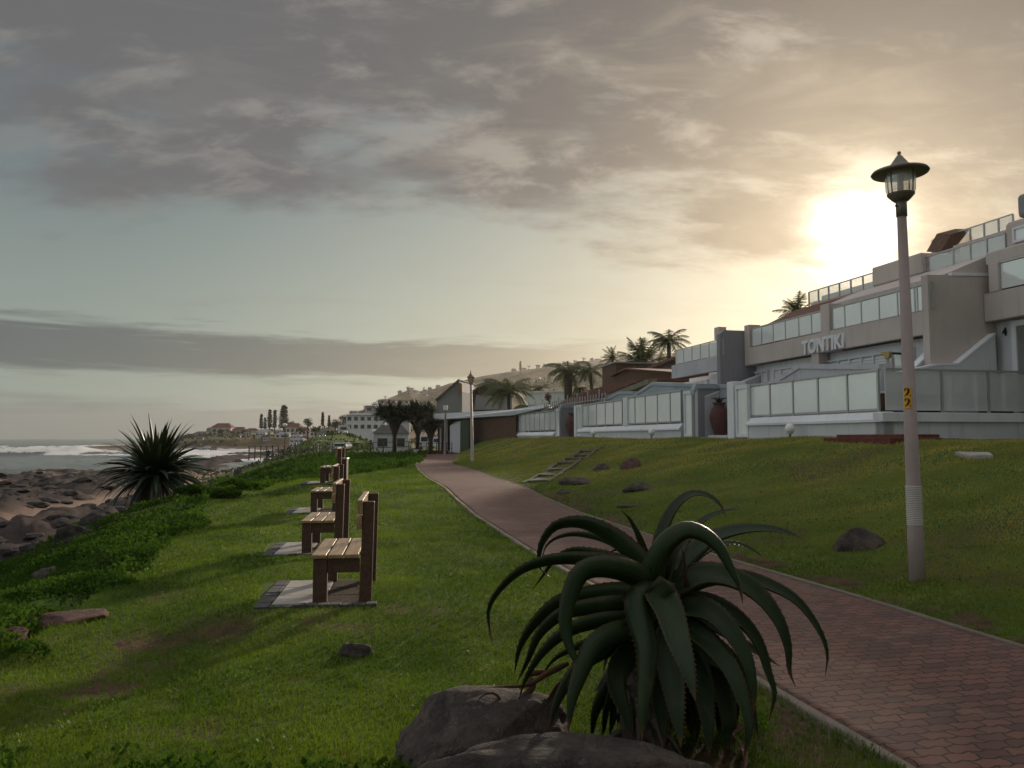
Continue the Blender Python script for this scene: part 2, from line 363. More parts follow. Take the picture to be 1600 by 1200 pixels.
class MB:
    """collects shapes; build() links them as ONE mesh object. Coordinates are world unless a root with its own frame is used."""
    def __init__(self): self.v = []; self.f = []
    def poly(self, pts, faces):
        b = len(self.v); self.v += [tuple(p) for p in pts]; self.f += [tuple(b + i for i in f) for f in faces]; return self
    def prism(self, base, top):
        n = len(base); fs = [tuple(range(n))[::-1], tuple(range(n, 2 * n))]
        for i in range(n):
            j = (i + 1) % n; fs.append((i, j, n + j, n + i))
        return self.poly(list(base) + list(top), fs)
    def box(self, x0, x1, y0, y1, z0, z1):
        b = [(x0, y0, z0), (x1, y0, z0), (x1, y1, z0), (x0, y1, z0)]
        return self.prism(b, [(x, y, z1) for x, y, _ in b])
    def sbox(self, s0, s1, u0, u1, z0, z1):
        """box in the promenade frame"""
        s0, s1 = min(s0, s1), max(s0, s1); u0, u1 = min(u0, u1), max(u0, u1)
        b = [W(s0, u0, z0), W(s0, u1, z0), W(s1, u1, z0), W(s1, u0, z0)]
        return self.prism(b, [Vector((p.x, p.y, z1)) for p in b])
    def szprism(self, pts, u0, u1):
        """polygon of (s,z) extruded from u0 to u1"""
        return self.prism([W(s, u0, z) for s, z in pts], [W(s, u1, z) for s, z in pts])
    def uzprism(self, pts, s0, s1):
        return self.prism([W(s0, u, z) for u, z in pts], [W(s1, u, z) for u, z in pts])
    def tube(self, pts, r, n=8, cap=True):
        pts = [Vector(p) for p in pts]
        rr = r if isinstance(r, (list, tuple)) else [r] * len(pts)
        b = len(self.v); prev = None
        for i, p in enumerate(pts):
            d = (pts[min(i + 1, len(pts) - 1)] - pts[max(i - 1, 0)])
            if d.length < 1e-9: d = Vector((0, 0, 1))
            d.normalize()
            a = Vector((1, 0, 0)) if prev is None else prev
            if abs(a.dot(d)) > 0.9 and prev is None: a = Vector((0, 1, 0))
            e1 = (a - d * a.dot(d)).normalized(); e2 = d.cross(e1); prev = e1
            for k in range(n):
                an = 2 * math.pi * k / n
                self.v.append(tuple(p + (e1 * math.cos(an) + e2 * math.sin(an)) * rr[i]))
        for i in range(len(pts) - 1):
            for k in range(n):
                k2 = (k + 1) % n
                self.f.append((b + i * n + k, b + i * n + k2, b + (i + 1) * n + k2, b + (i + 1) * n + k))
        if cap:
            self.f.append(tuple(b + k for k in range(n))[::-1]); self.f.append(tuple(b + (len(pts) - 1) * n + k for k in range(n)))
        return self
    def lathe(self, prof, c=(0, 0, 0), n=24):
        """prof: list of (r,z)"""
        b = len(self.v)
        for r, z in prof:
            for k in range(n):
                an = 2 * math.pi * k / n
                self.v.append((c[0] + r * math.cos(an), c[1] + r * math.sin(an), c[2] + z))
        for i in range(len(prof) - 1):
            for k in range(n):
                k2 = (k + 1) % n
                self.f.append((b + i * n + k, b + i * n + k2, b + (i + 1) * n + k2, b + (i + 1) * n + k))
        return self
    def build(self, name, m, parent=None, smooth=False, bevel=0.0, origin=None):
        me = bpy.data.meshes.new(name)
        off = Vector((0, 0, 0))
        if origin is not None: off = Vector(origin)
        elif parent is not None and parent.get('_world'): off = parent.location + (parent.parent.location if parent.parent and parent.type == 'MESH' else Vector((0, 0, 0)))
        me.from_pydata([(v[0] - off.x, v[1] - off.y, v[2] - off.z) for v in self.v], [], self.f)
        me.validate(); me.update(); me.materials.append(m)
        import bmesh
        bm = bmesh.new(); bm.from_mesh(me); bmesh.ops.recalc_face_normals(bm, faces=bm.faces)
        bm.to_mesh(me); bm.free()
        if smooth:
            for p in me.polygons: p.use_smooth = True
        o = bpy.data.objects.new(name, me); COL.objects.link(o)
        if parent is not None: o.parent = parent
        elif origin is not None: o.location = off
        if bevel > 0:
            md = o.modifiers.new('bevel', 'BEVEL'); md.width = bevel; md.segments = 2; md.limit_method = 'ANGLE'
        return o

def wroot(name, loc, label, cat, group=None):
    """an Empty whose child meshes are given in world coordinates"""
    o = empty(name, loc, 0, label, cat, group); o['_world'] = 1
    return o
def sub(parent, mb, name, m, **k):
    """a sub-part of a mesh part of a wroot: same origin as the root"""
    r = parent
    while r.parent is not None: r = r.parent
    o = mb.build(name, m, None, origin=r.location, **k); o.location = (0, 0, 0); o.parent = parent
    return o
def copy_tree(o, parent=None):
    c = o.copy(); COL.objects.link(c); c.parent = parent
    for ch in o.children:
        copy_tree(ch, c)
    return c

# ------------------------------------------------------------------ terrain
def lin(x, pts):
    return np.interp(x, [p[0] for p in pts], [p[1] for p in pts])
PL = [(-9, 2.65), (10, 2.63), (18, 2.74), (25, 2.95), (31, 3.3), (38, 3.9), (45, 4.8), (60, 6.9), (75, 9.0), (90, 11)]
PR = [(-9, 5.2), (3, 5.12), (8, 5.02), (18, 4.9), (25, 5.15), (31, 5.55), (38, 5.75), (42, 6.3), (47, 7.5), (60, 9.2), (75, 11.6), (90, 14)]
BZ = [(-20, -1.62), (0, -1.6), (7, -1.53), (11, -1.54), (15.5, -1.49), (20.5, -1.26), (30, -1.25), (60, -1.3), (90, -1.4), (200, -2.2)]
EDGE = [(-20, -2.2), (8, -2.2), (14, -2.35), (19, -2.7), (21.5, -1.9), (25, -0.7), (28, 0.6), (34, 3.0), (38, 3.9), (45, 4.8), (60, 6.9), (75, 9), (90, 11), (130, 20), (400, 60)]
COAST = [(-200, -90), (40, -75), (106, -66), (112, -62), (155, -60), (190, -72), (232, -82), (283, -96), (330, -112), (352, -150), (372, -205), (400, -250), (470, -262), (560, -242), (700, -292), (900, -355), (1600, -620)]
RIDGE = [(-90, 0), (200, 0), (262, 0.0), (285, 6), (330, 11), (400, 13), (450, 16), (500, 21), (540, 28), (571, 46), (592, 58), (620, 69), (642, 78), (657, 75), (680, 79), (701, 87), (754, 99), (791, 105), (814, 108), (866, 114), (911, 121), (952, 124), (1012, 130), (1044, 132), (1300, 136), (1600, 120), (2400, 60), (4000, 20)]
def su(x, y):
    return DV.x * x + DV.y * y, NV.x * x + NV.y * y
WIDT = [(-20, 5.8), (20, 5.8), (28, 6.6), (35, 8.0), (47, 12), (60, 16), (90, 24), (140, 34), (400, 60)]
BENCH = [(488, 944, 7.22), (471, 866, 10.5), (485, 802, 15.6), (500, 756, 20.6)]
BP = [at(*b_) for b_ in BENCH]
def terrain(x, y, fine=True):
    x = np.asarray(x, float); y = np.asarray(y, float)
    s, u = su(x, y)
    b = lin(s, BZ)
    L = lin(s, PL); R = lin(s, PR); E = lin(s, EDGE)
    und = (fbm(x * 0.35, y * 0.35, 3.0, 3) - 0.5) * 0.26 + (fbm(x * 1.6, y * 1.6, 9.0, 3) - 0.5) * 0.07
    lawnmask = sm(u, E - 0.5, E + 1.0) * sm(u, L + 0.05, L - 1.2)
    z = b + und * lawnmask
    # hollow in the near lawn
    z = z - 0.09 * np.exp(-(((x + 2.55) / 0.55) ** 2 + ((y - 5.6) / 1.1) ** 2))
    for q in BP:
        kx = np.exp(-(((x - q.x + .05) / 1.1) ** 2 + ((y - q.y - .55) / 1.3) ** 2) ** 2); z = z + (q.z - 0.0 - z) * kx
    # slope on the inland side, up to the flat ground under the terrace walls
    t = np.clip((u - (R + 0.1)) / (13.0 - R), 0, 1)
    up = 0.45 * t + 0.55 * t * t * (3 - 2 * t)
    top = -0.05 + 0 * s
    zr = b + (top - b) * up + (fbm(x * 0.3, y * 0.3, 5.0, 3) - 0.5) * 0.35 * np.sin(np.pi * np.clip(t, 0, 1)) + und * 0.7 * sm(t, 0.02, 0.15)
    z = np.where(u > R, zr, z)
    # vegetated bank to the rocks and the beach
    cd = x - lin(y, COAST)
    far = sm(y, 330, 420)
    shore = -5.35 + 0.034 * np.clip(cd, -60, 60)
    shore = np.where(cd < 0, -5.35 + cd * 0.05, shore)
    rk = fbm(x * 0.16, y * 0.16, 1.0, 4) ; ridg = 1 - np.abs(2 * fbm(x * 0.33, y * 0.33, 7.0, 4) - 1) * 2
    rk2 = 1 - np.abs(2 * fbm(x * 0.9 + y * .3, y * 0.5, 17.0, 4) - 1) * 2.2
    rockz = (np.maximum(rk - 0.42, 0) * 2.2 + np.maximum(ridg, 0) * 0.40 + np.maximum(rk2, 0) * 0.38)
    rmask = sm(u, -14.5, -17.5) * sm(cd, -16, 1) * sm(s, 330, 260)
    rmask2 = sm(u, -12.3, -10.6) * sm(u, -7.0, -8.4) * sm(s, 75, 55)
    shore = shore + rockz * (rmask * 0.9 + rmask2 * 0.75) + (fbm(x * 0.5, y * 0.5, 2, 3) - .5) * 0.12
    w_ = lin(s, WIDT)
    tb = np.clip((E - u) / w_, 0, 1)
    k = tb * tb * (3 - 2 * tb); k = k + (sm(tb, 0.45, 1.0) - k) * sm(s, 26, 40)
    rise = sm(s, 24, 42) * 0.05 * sm(tb, 0.0, 0.12) * (1 - sm(tb, 0.35, 0.8))
    lump = (fbm(x * 0.55, y * 0.55, 4.0, 3) - 0.35) * 0.55 * (1 - 0.75 * sm(s, 22, 36)) * sm(tb, 0.0, 0.1) * (1 - sm(tb, 0.85, 1.0))
    zb = b - 0.1 - 0.22 * sm(s, 26, 45) * sm(tb, 0, .15) + rise + lump + (shore - b + 0.1) * k
    z = np.where(u < E, zb, z)
    z = np.where((u < E), z, z)
    # green dune past the car park
    z = z + 1.9 * (0.75 + 0.6 * fbm(x * 0.12, y * 0.12, 33, 4)) * np.exp(-(((x + 25) / 7.0) ** 2 + ((y - 108) / 12.0) ** 2)) * 1.12
    # rising ground inland and the far ridge
    z = z + sm(u, 24, 60) * 4.0 * sm(s, 300, 40)
    r = np.hypot(x, y); px = 800 + F_PX * x / np.maximum(y, 1e-3)
    px = np.where(y < 1, np.where(x > 0, 4000, -90), px)
    hr = lin(px, RIDGE)
    rd = 520 + sm(px, 520, 640) * 420
    prof = sm(r, rd * 0.40, rd) * (1 - 0.5 * sm(r, rd * 1.03, rd * 1.5))
    prof = np.where(r < rd, (0.75 * prof + 0.25 * np.clip((r - rd * 0.40) / (rd * 0.6), 0, 1)), prof)
    zh = hr / F_PX * rd * prof + (fbm(x * 0.012, y * 0.012, 2, 5) - 0.5) * 20 * prof * sm(px, 540, 640) * (1 - sm(r, rd * 0.75, rd * .97)) * (1 - .0)
    zh = zh - 5 * sm(r, rd * .55, rd * .8) * (1 - sm(r, rd * .85, rd)) * sm(px, 540, 640)
    z = z + zh * sm(cd, -5, 60)
    z = np.where(cd < -2, np.minimum(z, -5.6), z)
    return z
def tz(x, y): return float(terrain(np.array([x]), np.array([y]))[0])
def tsu(s, u):
    p = W(s, u); return tz(p.x, p.y)
def ghit(px, py):
    r = ray(px, py); t = 1.5 * 1.003 ** np.arange(2100)
    d = r.z * t - terrain(r.x * t, r.y * t); i = int(np.argmax(d < 0))
    p = r * float(t[i]); return Vector((p.x, p.y, tz(p.x, p.y)))

def polar_grid(radii, azs):
    R_, A_ = np.meshgrid(radii, azs, indexing='ij')
    x = R_ * np.sin(A_); y = R_ * np.cos(A_)
    nr, na = len(radii), len(azs)
    i, j = np.meshgrid(np.arange(nr - 1), np.arange(na - 1), indexing='ij')
    a = (i * na + j).ravel()
    return x.ravel(), y.ravel(), np.stack([a, a + 1, a + na + 1, a + na], 1)
radii = [0.25]
while radii[-1] < 1500: radii.append(radii[-1] * 1.0165 + 0.012)
azs = np.radians(np.concatenate([np.linspace(-180, -50, 90, endpoint=False), np.linspace(-50, 50, 460, endpoint=False), np.linspace(50, 180, 90)]))
gx, gy, gf = polar_grid(np.array(radii), azs)
gz = terrain(gx, gy)
s_, u_ = su(gx, gy)
inpath = (u_ > lin(s_, PL) - 0.02) & (u_ < lin(s_, PR) + 0.02) & (s_ < 80)
gz = np.where(inpath, lin(s_, BZ) - 0.05, gz)

def zones(x, y):
    """weights: grass, sand, rock, bare soil"""
    s, u = su(x, y); E = lin(s, EDGE); cd = x - lin(y, COAST); R = lin(s, PR)
    nz = fbm(x * 0.5, y * 0.5, 6.0, 4)
    wv_ = lin(s, WIDT); shorez = sm(u, E - wv_ * .83, E - wv_ * 1.08)
    shorez = shorez * (1 - np.exp(-(((x + 25) / 9.0) ** 2 + ((y - 106) / 15.0) ** 2)) * 1.4).clip(0, 1)
    far = sm(y, 300, 345)
    grass = 1 - shorez * (1 - sm(cd, 14, 26) * sm(y, 280, 330))
    rock = shorez * np.clip(sm(u, -14.0, -16.5) * (1 - far) + sm(u, -12.4, -10.8), 0, 1)
    rock = rock * sm(nz + 0.25 * sm(u, -30, -18) + .1, 0.36, 0.46)
    soil = 0 * x
    def blob(cx, cy, rx, ry, a=1.0): return a * np.exp(-(((x - cx) / rx) ** 2 + ((y - cy) / ry) ** 2) * 1.2)
    n2 = fbm(x * 3.1, y * 3.1, 8.0, 4)
    for c in ((-2.55, 5.7, .38, .85, 1.15), (-2.2, 4.9, .5, .25, .9), (-1.75, 6.6, .9, .3, .8), (-3.2, 6.3, .5, .25, .8), (-2.9, 5.0, .5, .3, .7), (-1.0, 6.9, .5, .35, .9),
              (-2.6, 4.3, .6, .2, .6), (-3.3, 7.6, .25, .5, .7), (-1.6, 4.4, .3, .3, .6), (.9, 3.9, .8, .5, 1.0), (1.5, 4.6, .3, .5, .7)):
        soil = soil + blob(*c)
    soil = soil + 1.1 * np.exp(-(((u - R - 0.2) / 0.17) ** 2)) * (s < 42) * sm(s, 42, 34)
    soil = np.clip(soil * sm(n2, 0.36, 0.62) * 1.35, 0, 1)
    # dry patches of the inland slope
    soil = np.maximum(soil, 0.5 * sm(fbm(x * 0.8, y * 0.8, 12.0, 4), 0.56, 0.72) * (u > R))
    return np.clip(grass, 0, 1), np.clip(1 - grass, 0, 1), rock, soil
gr, sa, ro, soi = zones(gx, gy)

def mk_ground():
    m = bpy.data.materials.new("ground_cover_mix"); m.use_nodes = True
    t = NT(m.node_tree); b = t.n['Principled BSDF']
    zn = t.node('ShaderNodeAttribute', attribute_name='zone'); sp = t.node('ShaderNodeSeparateColor'); t.l.new(zn.outputs['Color'], sp.inputs[0])
    pos = t.node('ShaderNodeNewGeometry').outputs['Position']
    n = t.noise(pos, 0.9, 6, 0.6); nf = t.noise(pos, 22, 5, 0.7); nff = t.noise(pos, 3.5, 6, 0.65)
    grass = t.mix(t.ramp(n, 0.35, 0.65), (0.058, 0.10, 0.015), (0.105, 0.145, 0.023))
    grass = t.mix(t.math('MULTIPLY', t.ramp(nf, 0.35, 0.7), 0.5), grass, (0.035, 0.052, 0.012))
    far = t.node('ShaderNodeSeparateXYZ'); t.l.new(pos, far.inputs[0])
    town = t.ramp(far.outputs[1], 120, 260)
    hill = t.mix(t.ramp(t.noise(pos, 0.03, 7, 0.65), 0.4, 0.6), (0.05, 0.05, 0.025), (0.17, 0.115, 0.06))
    grass = t.mix(town, grass, hill)
    soil = t.mix(t.ramp(nff, 0.35, 0.65), (0.05, 0.028, 0.017), (0.10, 0.06, 0.035))
    sand = t.mix(t.ramp(nff, 0.35, 0.65), (0.24, 0.165, 0.125), (0.32, 0.225, 0.17))
    rock = t.mix(t.ramp(t.noise(pos, 0.55, 8, 0.7), 0.35, 0.65), (0.020, 0.018, 0.018), (0.065, 0.046, 0.04))
    alp = t.node('ShaderNodeAttribute', attribute_name='soil')
    c = t.mix(alp.outputs['Fac'], grass, soil)
    c = t.mix(sp.outputs[1], c, sand); c = t.mix(sp.outputs[2], c, rock)
    t.put(b.inputs['Base Color'], c); b.inputs['Roughness'].default_value = 0.92; b.inputs['Specular IOR Level'].default_value = 0.15
    t.put(b.inputs['Normal'], t.bump(t.math('ADD', nf, t.math('MULTIPLY', nff, 2.0)), 0.7, 0.04))
    return m
groundm = mk_ground()
ground = np_object("ground", np.stack([gx, gy, gz], 1), gf, groundm, smooth=True)
ca = ground.data.attributes.new('zone', 'FLOAT_COLOR', 'POINT'); ca.data.foreach_set('color', np.stack([gr, sa, ro, 1 + 0 * gr], 1).astype(np.float32).ravel())
cb = ground.data.attributes.new('soil', 'FLOAT', 'POINT'); cb.data.foreach_set('value', soi.astype(np.float32))
tag(ground, kind="structure")

# ------------------------------------------------------------------ sea
def mk_sea():
    m = bpy.data.materials.new("sea_water"); m.use_nodes = True
    t = NT(m.node_tree); b = t.n['Principled BSDF']
    pos = t.node('ShaderNodeNewGeometry').outputs['Position']
    fo = t.node('ShaderNodeAttribute', attribute_name='foam').outputs['Fac']
    n = t.noise(pos, 0.35, 8, 0.7, 0.6)
    f = t.ramp(t.math('ADD', t.math('MULTIPLY', n, 0.9), fo), 0.92, 1.12)
    c = t.mix(f, (0.10, 0.115, 0.11), (0.62, 0.62, 0.60))
    t.put(b.inputs['Base Color'], c); t.put(b.inputs['Roughness'], t.math('ADD', 0.22, t.math('MULTIPLY', f, 0.5)))
    b.inputs['Specular IOR Level'].default_value = 0.5
    wv = t.noise(t.scale(pos, (0.5, 1.3, 1)), 0.8, 6, 0.6)
    t.put(b.inputs['Normal'], t.bump(wv, 0.6, 0.5))
    return m
sr = [18.0]
while sr[-1] < 3600: sr.append(sr[-1] * 1.012)
saz = np.radians(np.concatenate([np.linspace(-110, -36, 60, endpoint=False), np.linspace(-36, 2, 420)]))
sx, sy, sf = polar_grid(np.array(sr), saz)
rr = np.hypot(sx, sy); cd = sx - lin(sy, COAST)
ph = cd * 0.16 + (fbm(sx * 0.012, sy * 0.02, 1, 3) - 0.5) * 16
swell = np.sin(ph)
amp = np.clip(0.25 + 0.3 * sm(cd, -90, -15), 0, 0.6) * sm(rr, 1500, 300)
crest = np.clip(swell, 0, 1) ** 4
sz = -5.25 + amp * (crest * 1.5 - 0.25) + (fbm(sx * 0.25, sy * 0.25, 3, 4) - 0.5) * 0.5 * sm(rr, 1200, 200)
patch = fbm(sx * 0.02, sy * 0.03, 5, 4)
foam = crest * sm(patch, 0.42, 0.60) * 0.62 * sm(rr, 1300, 350)
foam = foam + 0.75 * sm(cd, -16, -3) * sm(fbm(sx * 0.05, sy * 0.05, 9, 3), 0.36, 0.6)
foam = foam + 0.38 * sm(cd, -55, -10) * sm(patch, 0.38, 0.62)
foam = foam + 0.6 * np.exp(-((cd + 8) / 7.0) ** 2) * sm(sy, 225, 270)
# breaker
bp = at(75, 700, 240); bx, by = bp.x, bp.y
rot = ((sx - bx) * 0.82 + (sy - by) * 0.57, -(sx - bx) * 0.57 + (sy - by) * 0.82)
brk = np.exp(-(rot[0] / 22.0) ** 2 - (rot[1] / 7.0) ** 2)
sz = sz + 2.6 * brk; foam = foam + 1.1 * brk
sea = np_object("sea", np.stack([sx, sy, sz], 1), sf, mk_sea(), smooth=True)
fa = sea.data.attributes.new('foam', 'FLOAT', 'POINT'); fa.data.foreach_set('value', foam.astype(np.float32))
tag(sea, kind="structure")

# ------------------------------------------------------------------ brick path, kerbs
def mk_path():
    m = bpy.data.materials.new("interlocking_brick"); m.use_nodes = True
    t = NT(m.node_tree); b = t.n['Principled BSDF']
    pos = t.node('ShaderNodeNewGeometry').outputs['Position']
    rotn = t.node('ShaderNodeMapping'); t.l.new(pos, rotn.inputs[0]); rotn.inputs['Rotation'].default_value = (0, 0, math.radians(-12.8 + 0))
    sp = t.node('ShaderNodeSeparateXYZ'); t.l.new(rotn.outputs[0], sp.inputs[0])
    # zigzag edges of the pavers
    zx = t.math('ADD', sp.outputs[0], t.math('MULTIPLY', t.math('PINGPONG', sp.outputs[1], 0.056), 0.35))
    zy = t.math('ADD', sp.outputs[1], t.math('MULTIPLY', t.math('PINGPONG', sp.outputs[0], 0.056), 0.35))
    v = t.comb(zx, zy, 0.0)
    br = t.node('ShaderNodeTexBrick'); t.l.new(v, br.inputs['Vector'])
    br.inputs['Scale'].default_value = 1.0; br.inputs['Brick Width'].default_value = 0.18; br.inputs['Row Height'].default_value = 0.09
    br.inputs['Mortar Size'].default_value = 0.007; br.inputs['Mortar Smooth'].default_value = 0.3; br.inputs['Bias'].default_value = -0.2
    br.inputs['Color1'].default_value = (0.140, 0.066, 0.050, 1); br.inputs['Color2'].default_value = (0.066, 0.038, 0.033, 1); br.inputs['Mortar'].default_value = (0.035, 0.025, 0.02, 1)
    n = t.noise(pos, 0.7, 6, 0.6)
    c = t.mix(t.math('MULTIPLY', t.ramp(n, 0.3, 0.7), 0.55), br.outputs['Color'], t.mix(1.0, br.outputs['Color'], (1.35, 1.3, 1.25), 'MULTIPLY'))
    st = t.noise(pos, 2.3, 7, 0.7)
    c = t.mix(t.math('MULTIPLY', t.ramp(st, 0.52, 0.75), 0.45), c, (0.06, 0.045, 0.03))
    sd_ = t.noise(pos, 1.1, 7, 0.75)
    c = t.mix(t.math('MULTIPLY', t.ramp(sd_, 0.54, 0.72), 0.55), c, (0.20, 0.15, 0.105))
    t.put(b.inputs['Base Color'], c)
    t.put(b.inputs['Roughness'], t.math('ADD', 0.55, t.math('MULTIPLY', n, 0.3))); b.inputs['Specular IOR Level'].default_value = 0.3
    h = t.math('ADD', t.math('MULTIPLY', br.outputs['Fac'], -1.0), t.math('MULTIPLY', t.noise(pos, 30, 5, 0.7), 0.5))
    t.put(b.inputs['Normal'], t.bump(h, 0.8, 0.008))
    return m
def ribbon(name, sL, fL, fR, z_off, m, n_across=2, thick=0.0, crown=0.0, jitter=0.0):
    vs, fs = [], []
    for i, s in enumerate(sL):
        for k in range(n_across + 1):
            f = k / n_across; u = fL(s) * (1 - f) + fR(s) * f
            j = jitter * (float(vnoise(s * 2.3, k * 3.3, 2)) - 0.5)
            p = W(s, u + j, float(lin(s, BZ)) + z_off + crown * math.sin(math.pi * f) + 0.010 * (float(vnoise(s * 1.3, u * 1.6, 4)) - .5) * (n_across > 3))
            vs.append(p)
    m1 = n_across + 1
    for i in range(len(sL) - 1):
        for k in range(n_across): fs.append((i * m1 + k, i * m1 + k + 1, (i + 1) * m1 + k + 1, (i + 1) * m1 + k))
    if thick > 0:
        b0 = len(vs); vs += [v - Vector((0, 0, thick)) for v in list(vs)]
        for i in range(len(sL) - 1):
            a, c = i * m1, (i + 1) * m1
            fs.append((a, c, c + b0, a + b0)); fs.append((a + n_across, a + n_across + b0, c + n_across + b0, c + n_across))
    return np_object(name, [tuple(v) for v in vs], fs, m, smooth=False)
SS = np.concatenate([np.arange(-6, 20, 0.25), np.arange(20, 80, 0.8)])
fl = lambda s: float(lin(s, PL)); fr = lambda s: float(lin(s, PR))
tag(ribbon("path", SS, lambda s: fl(s) + .1, lambda s: fr(s) - .06, 0.0, mk_path(), 24, 0.05), kind="structure")
tag(ribbon("path_kerb", SS, lambda s: fl(s) + .02, lambda s: fl(s) + .1, 0.006, kerbm, 2, 0.09, jitter=0.02), kind="structure")
kk = ribbon("path_kerb", SS, lambda s: fr(s) - .06, lambda s: fr(s) - .0, 0.008, kerbm, 2, 0.09, jitter=0.02); tag(kk, kind="structure")

# ------------------------------------------------------------------ grass and ground cover (nobody could count them)
rng = np.random.default_rng(7)
def blades(name, n, rmin, rmax, azmin, azmax, hfun, wfun, keep, m, lean=0.5, label=None, cat=None, tilt=0.0):
    r = rmin * (rmax / rmin) ** rng.random(n); a = np.radians(azmin + (azmax - azmin) * rng.random(n))
    x = r * np.sin(a); y = r * np.cos(a)
    k = keep(x, y, r); x, y, r = x[k], y[k], r[k]
    z = terrain(x, y) - 0.006
    h = hfun(x, y, r) * (0.55 + 0.9 * rng.random(len(x))); wd = wfun(r) * (0.7 + 0.6 * rng.random(len(x)))
    th = rng.random(len(x)) * 2 * np.pi; la = rng.random(len(x)) * 2 * np.pi; ll = lean * h * rng.random(len(x))
    cx, cy = np.cos(th) * wd / 2, np.sin(th) * wd / 2
    v = np.empty((len(x), 3, 3)); v[:, 0] = np.stack([x - cx, y - cy, z], 1); v[:, 1] = np.stack([x + cx, y + cy, z], 1)
    v[:, 2] = np.stack([x + np.cos(la) * ll, y + np.sin(la) * ll, z + h], 1)
    f = np.arange(len(x) * 3).reshape(-1, 3)
    o = np_object(name, v.reshape(-1, 3), f, m)
    return tag(o, label, cat, kind="stuff")
def mk_blade():
    m = bpy.data.materials.new("grass_blade"); m.use_nodes = True
    t = NT(m.node_tree); t.n.clear(); out = t.node('ShaderNodeOutputMaterial')
    pos = t.node('ShaderNodeNewGeometry').outputs['Position']
    n = t.noise(pos, 0.8, 6, 0.6); n2 = t.noise(pos, 40, 2, 0.5); n3 = t.noise(pos, 3.1, 5, 0.65)
    c = t.mix(t.ramp(n, 0.35, 0.65), (0.045, 0.092, 0.012), (0.115, 0.168, 0.024))
    c = t.mix(t.math('MULTIPLY', t.ramp(n2, 0.4, 0.75), 0.5), c, (0.12, 0.14, 0.03))
    c = t.mix(t.math('MULTIPLY', t.ramp(n3, 0.55, 0.75), 0.6), c, (0.13, 0.10, 0.04))
    dt_ = t.node('ShaderNodeVectorMath', operation='DOT_PRODUCT'); t.put(dt_.inputs[0], pos); dt_.inputs[1].default_value = NV
    dry = t.math('MULTIPLY', t.ramp(dt_.outputs['Value'], 4.5, 9.0), t.math('ADD', 0.35, t.math('MULTIPLY', t.ramp(t.noise(pos, 0.5, 5, 0.6), 0.35, 0.65), 0.5)))
    c = t.mix(dry, c, (0.44, 0.34, 0.13))
    d = t.node('ShaderNodeBsdfDiffuse'); t.put(d.inputs[0], c)
    tr = t.node('ShaderNodeBsdfTranslucent'); t.put(tr.inputs[0], t.mix(1.0, c, (1.5, 1.6, 0.6), 'MULTIPLY'))
    mx = t.node('ShaderNodeMixShader'); mx.inputs[0].default_value = 0.4
    t.l.new(d.outputs[0], mx.inputs[1]); t.l.new(tr.outputs[0], mx.inputs[2]); t.l.new(mx.outputs[0], out.inputs[0])
    return m
bladem = mk_blade()
def keep_grass(x, y, r):
    s, u = su(x, y); E = lin(s, EDGE); L = lin(s, PL); R = lin(s, PR)
    z = zones(x, y)
    jit = (fbm(x * 3, y * 3, 3, 2) - 0.5) * 0.12
    lawn = (u > E - 0.1) & (u < L + 0.03 + jit)
    slope = (u > R + 0.0 + jit * .5) & (u < 14.1) & (s < 64)
    soilk = rng.random(len(x)) > z[3] * 0.85
    ok = (lawn | slope) & soilk & (s < 66)
    for (bs, bu, l_, w_) in PADS:
        ds, du = s - bs, u - bu
        ok &= ~((np.abs(ds) < l_) & (np.abs(du) < w_))
    return ok
# benches: near-front foot of each in the photograph, with its distance
PADS = []
for (px, py, Yd) in BENCH:
    p = at(px, py, Yd); s0, u0 = su(p.x, p.y)
    PADS.append((s0 + 0.55, u0 - 0.04, 0.70, 0.46))
blades("grass", 760000, 2.4, 62, -42, 46, lambda x, y, r: 0.022 + 0.016 * fbm(x * 1.2, y * 1.2, 1, 3) + 0.0010 * r, lambda r: 0.0024 + r * 0.00075,
       keep_grass, bladem, 1.1, "short mown lawn grass on both sides of the brick path", "grass")

def leafmass(name, pts, size, m, parent=None, aspect=0.55, flat=0.35, label=None, cat=None, kind=None):
    """pts (n,3): little folded leaves at these points"""
    n = len(pts); size = np.broadcast_to(size, (n,)) * (0.6 + 0.8 * rng.random(n))
    d = rng.normal(size=(n, 3)); d[:, 2] = np.abs(d[:, 2]) * 0.8 + flat; d /= np.linalg.norm(d, axis=1)[:, None]
    e = np.cross(d, rng.normal(size=(n, 3))); e /= np.linalg.norm(e, axis=1)[:, None]
    L = d * size[:, None]; Wd = e * (size * aspect / 2)[:, None]
    v = np.empty((n, 4, 3)); v[:, 0] = pts; v[:, 1] = pts + L * 0.5 + Wd; v[:, 2] = pts + L; v[:, 3] = pts + L * 0.5 - Wd
    o = np_object(name, v.reshape(-1, 3), np.arange(n * 4).reshape(-1, 4), m, parent)
    return tag(o, label, cat, kind=kind)
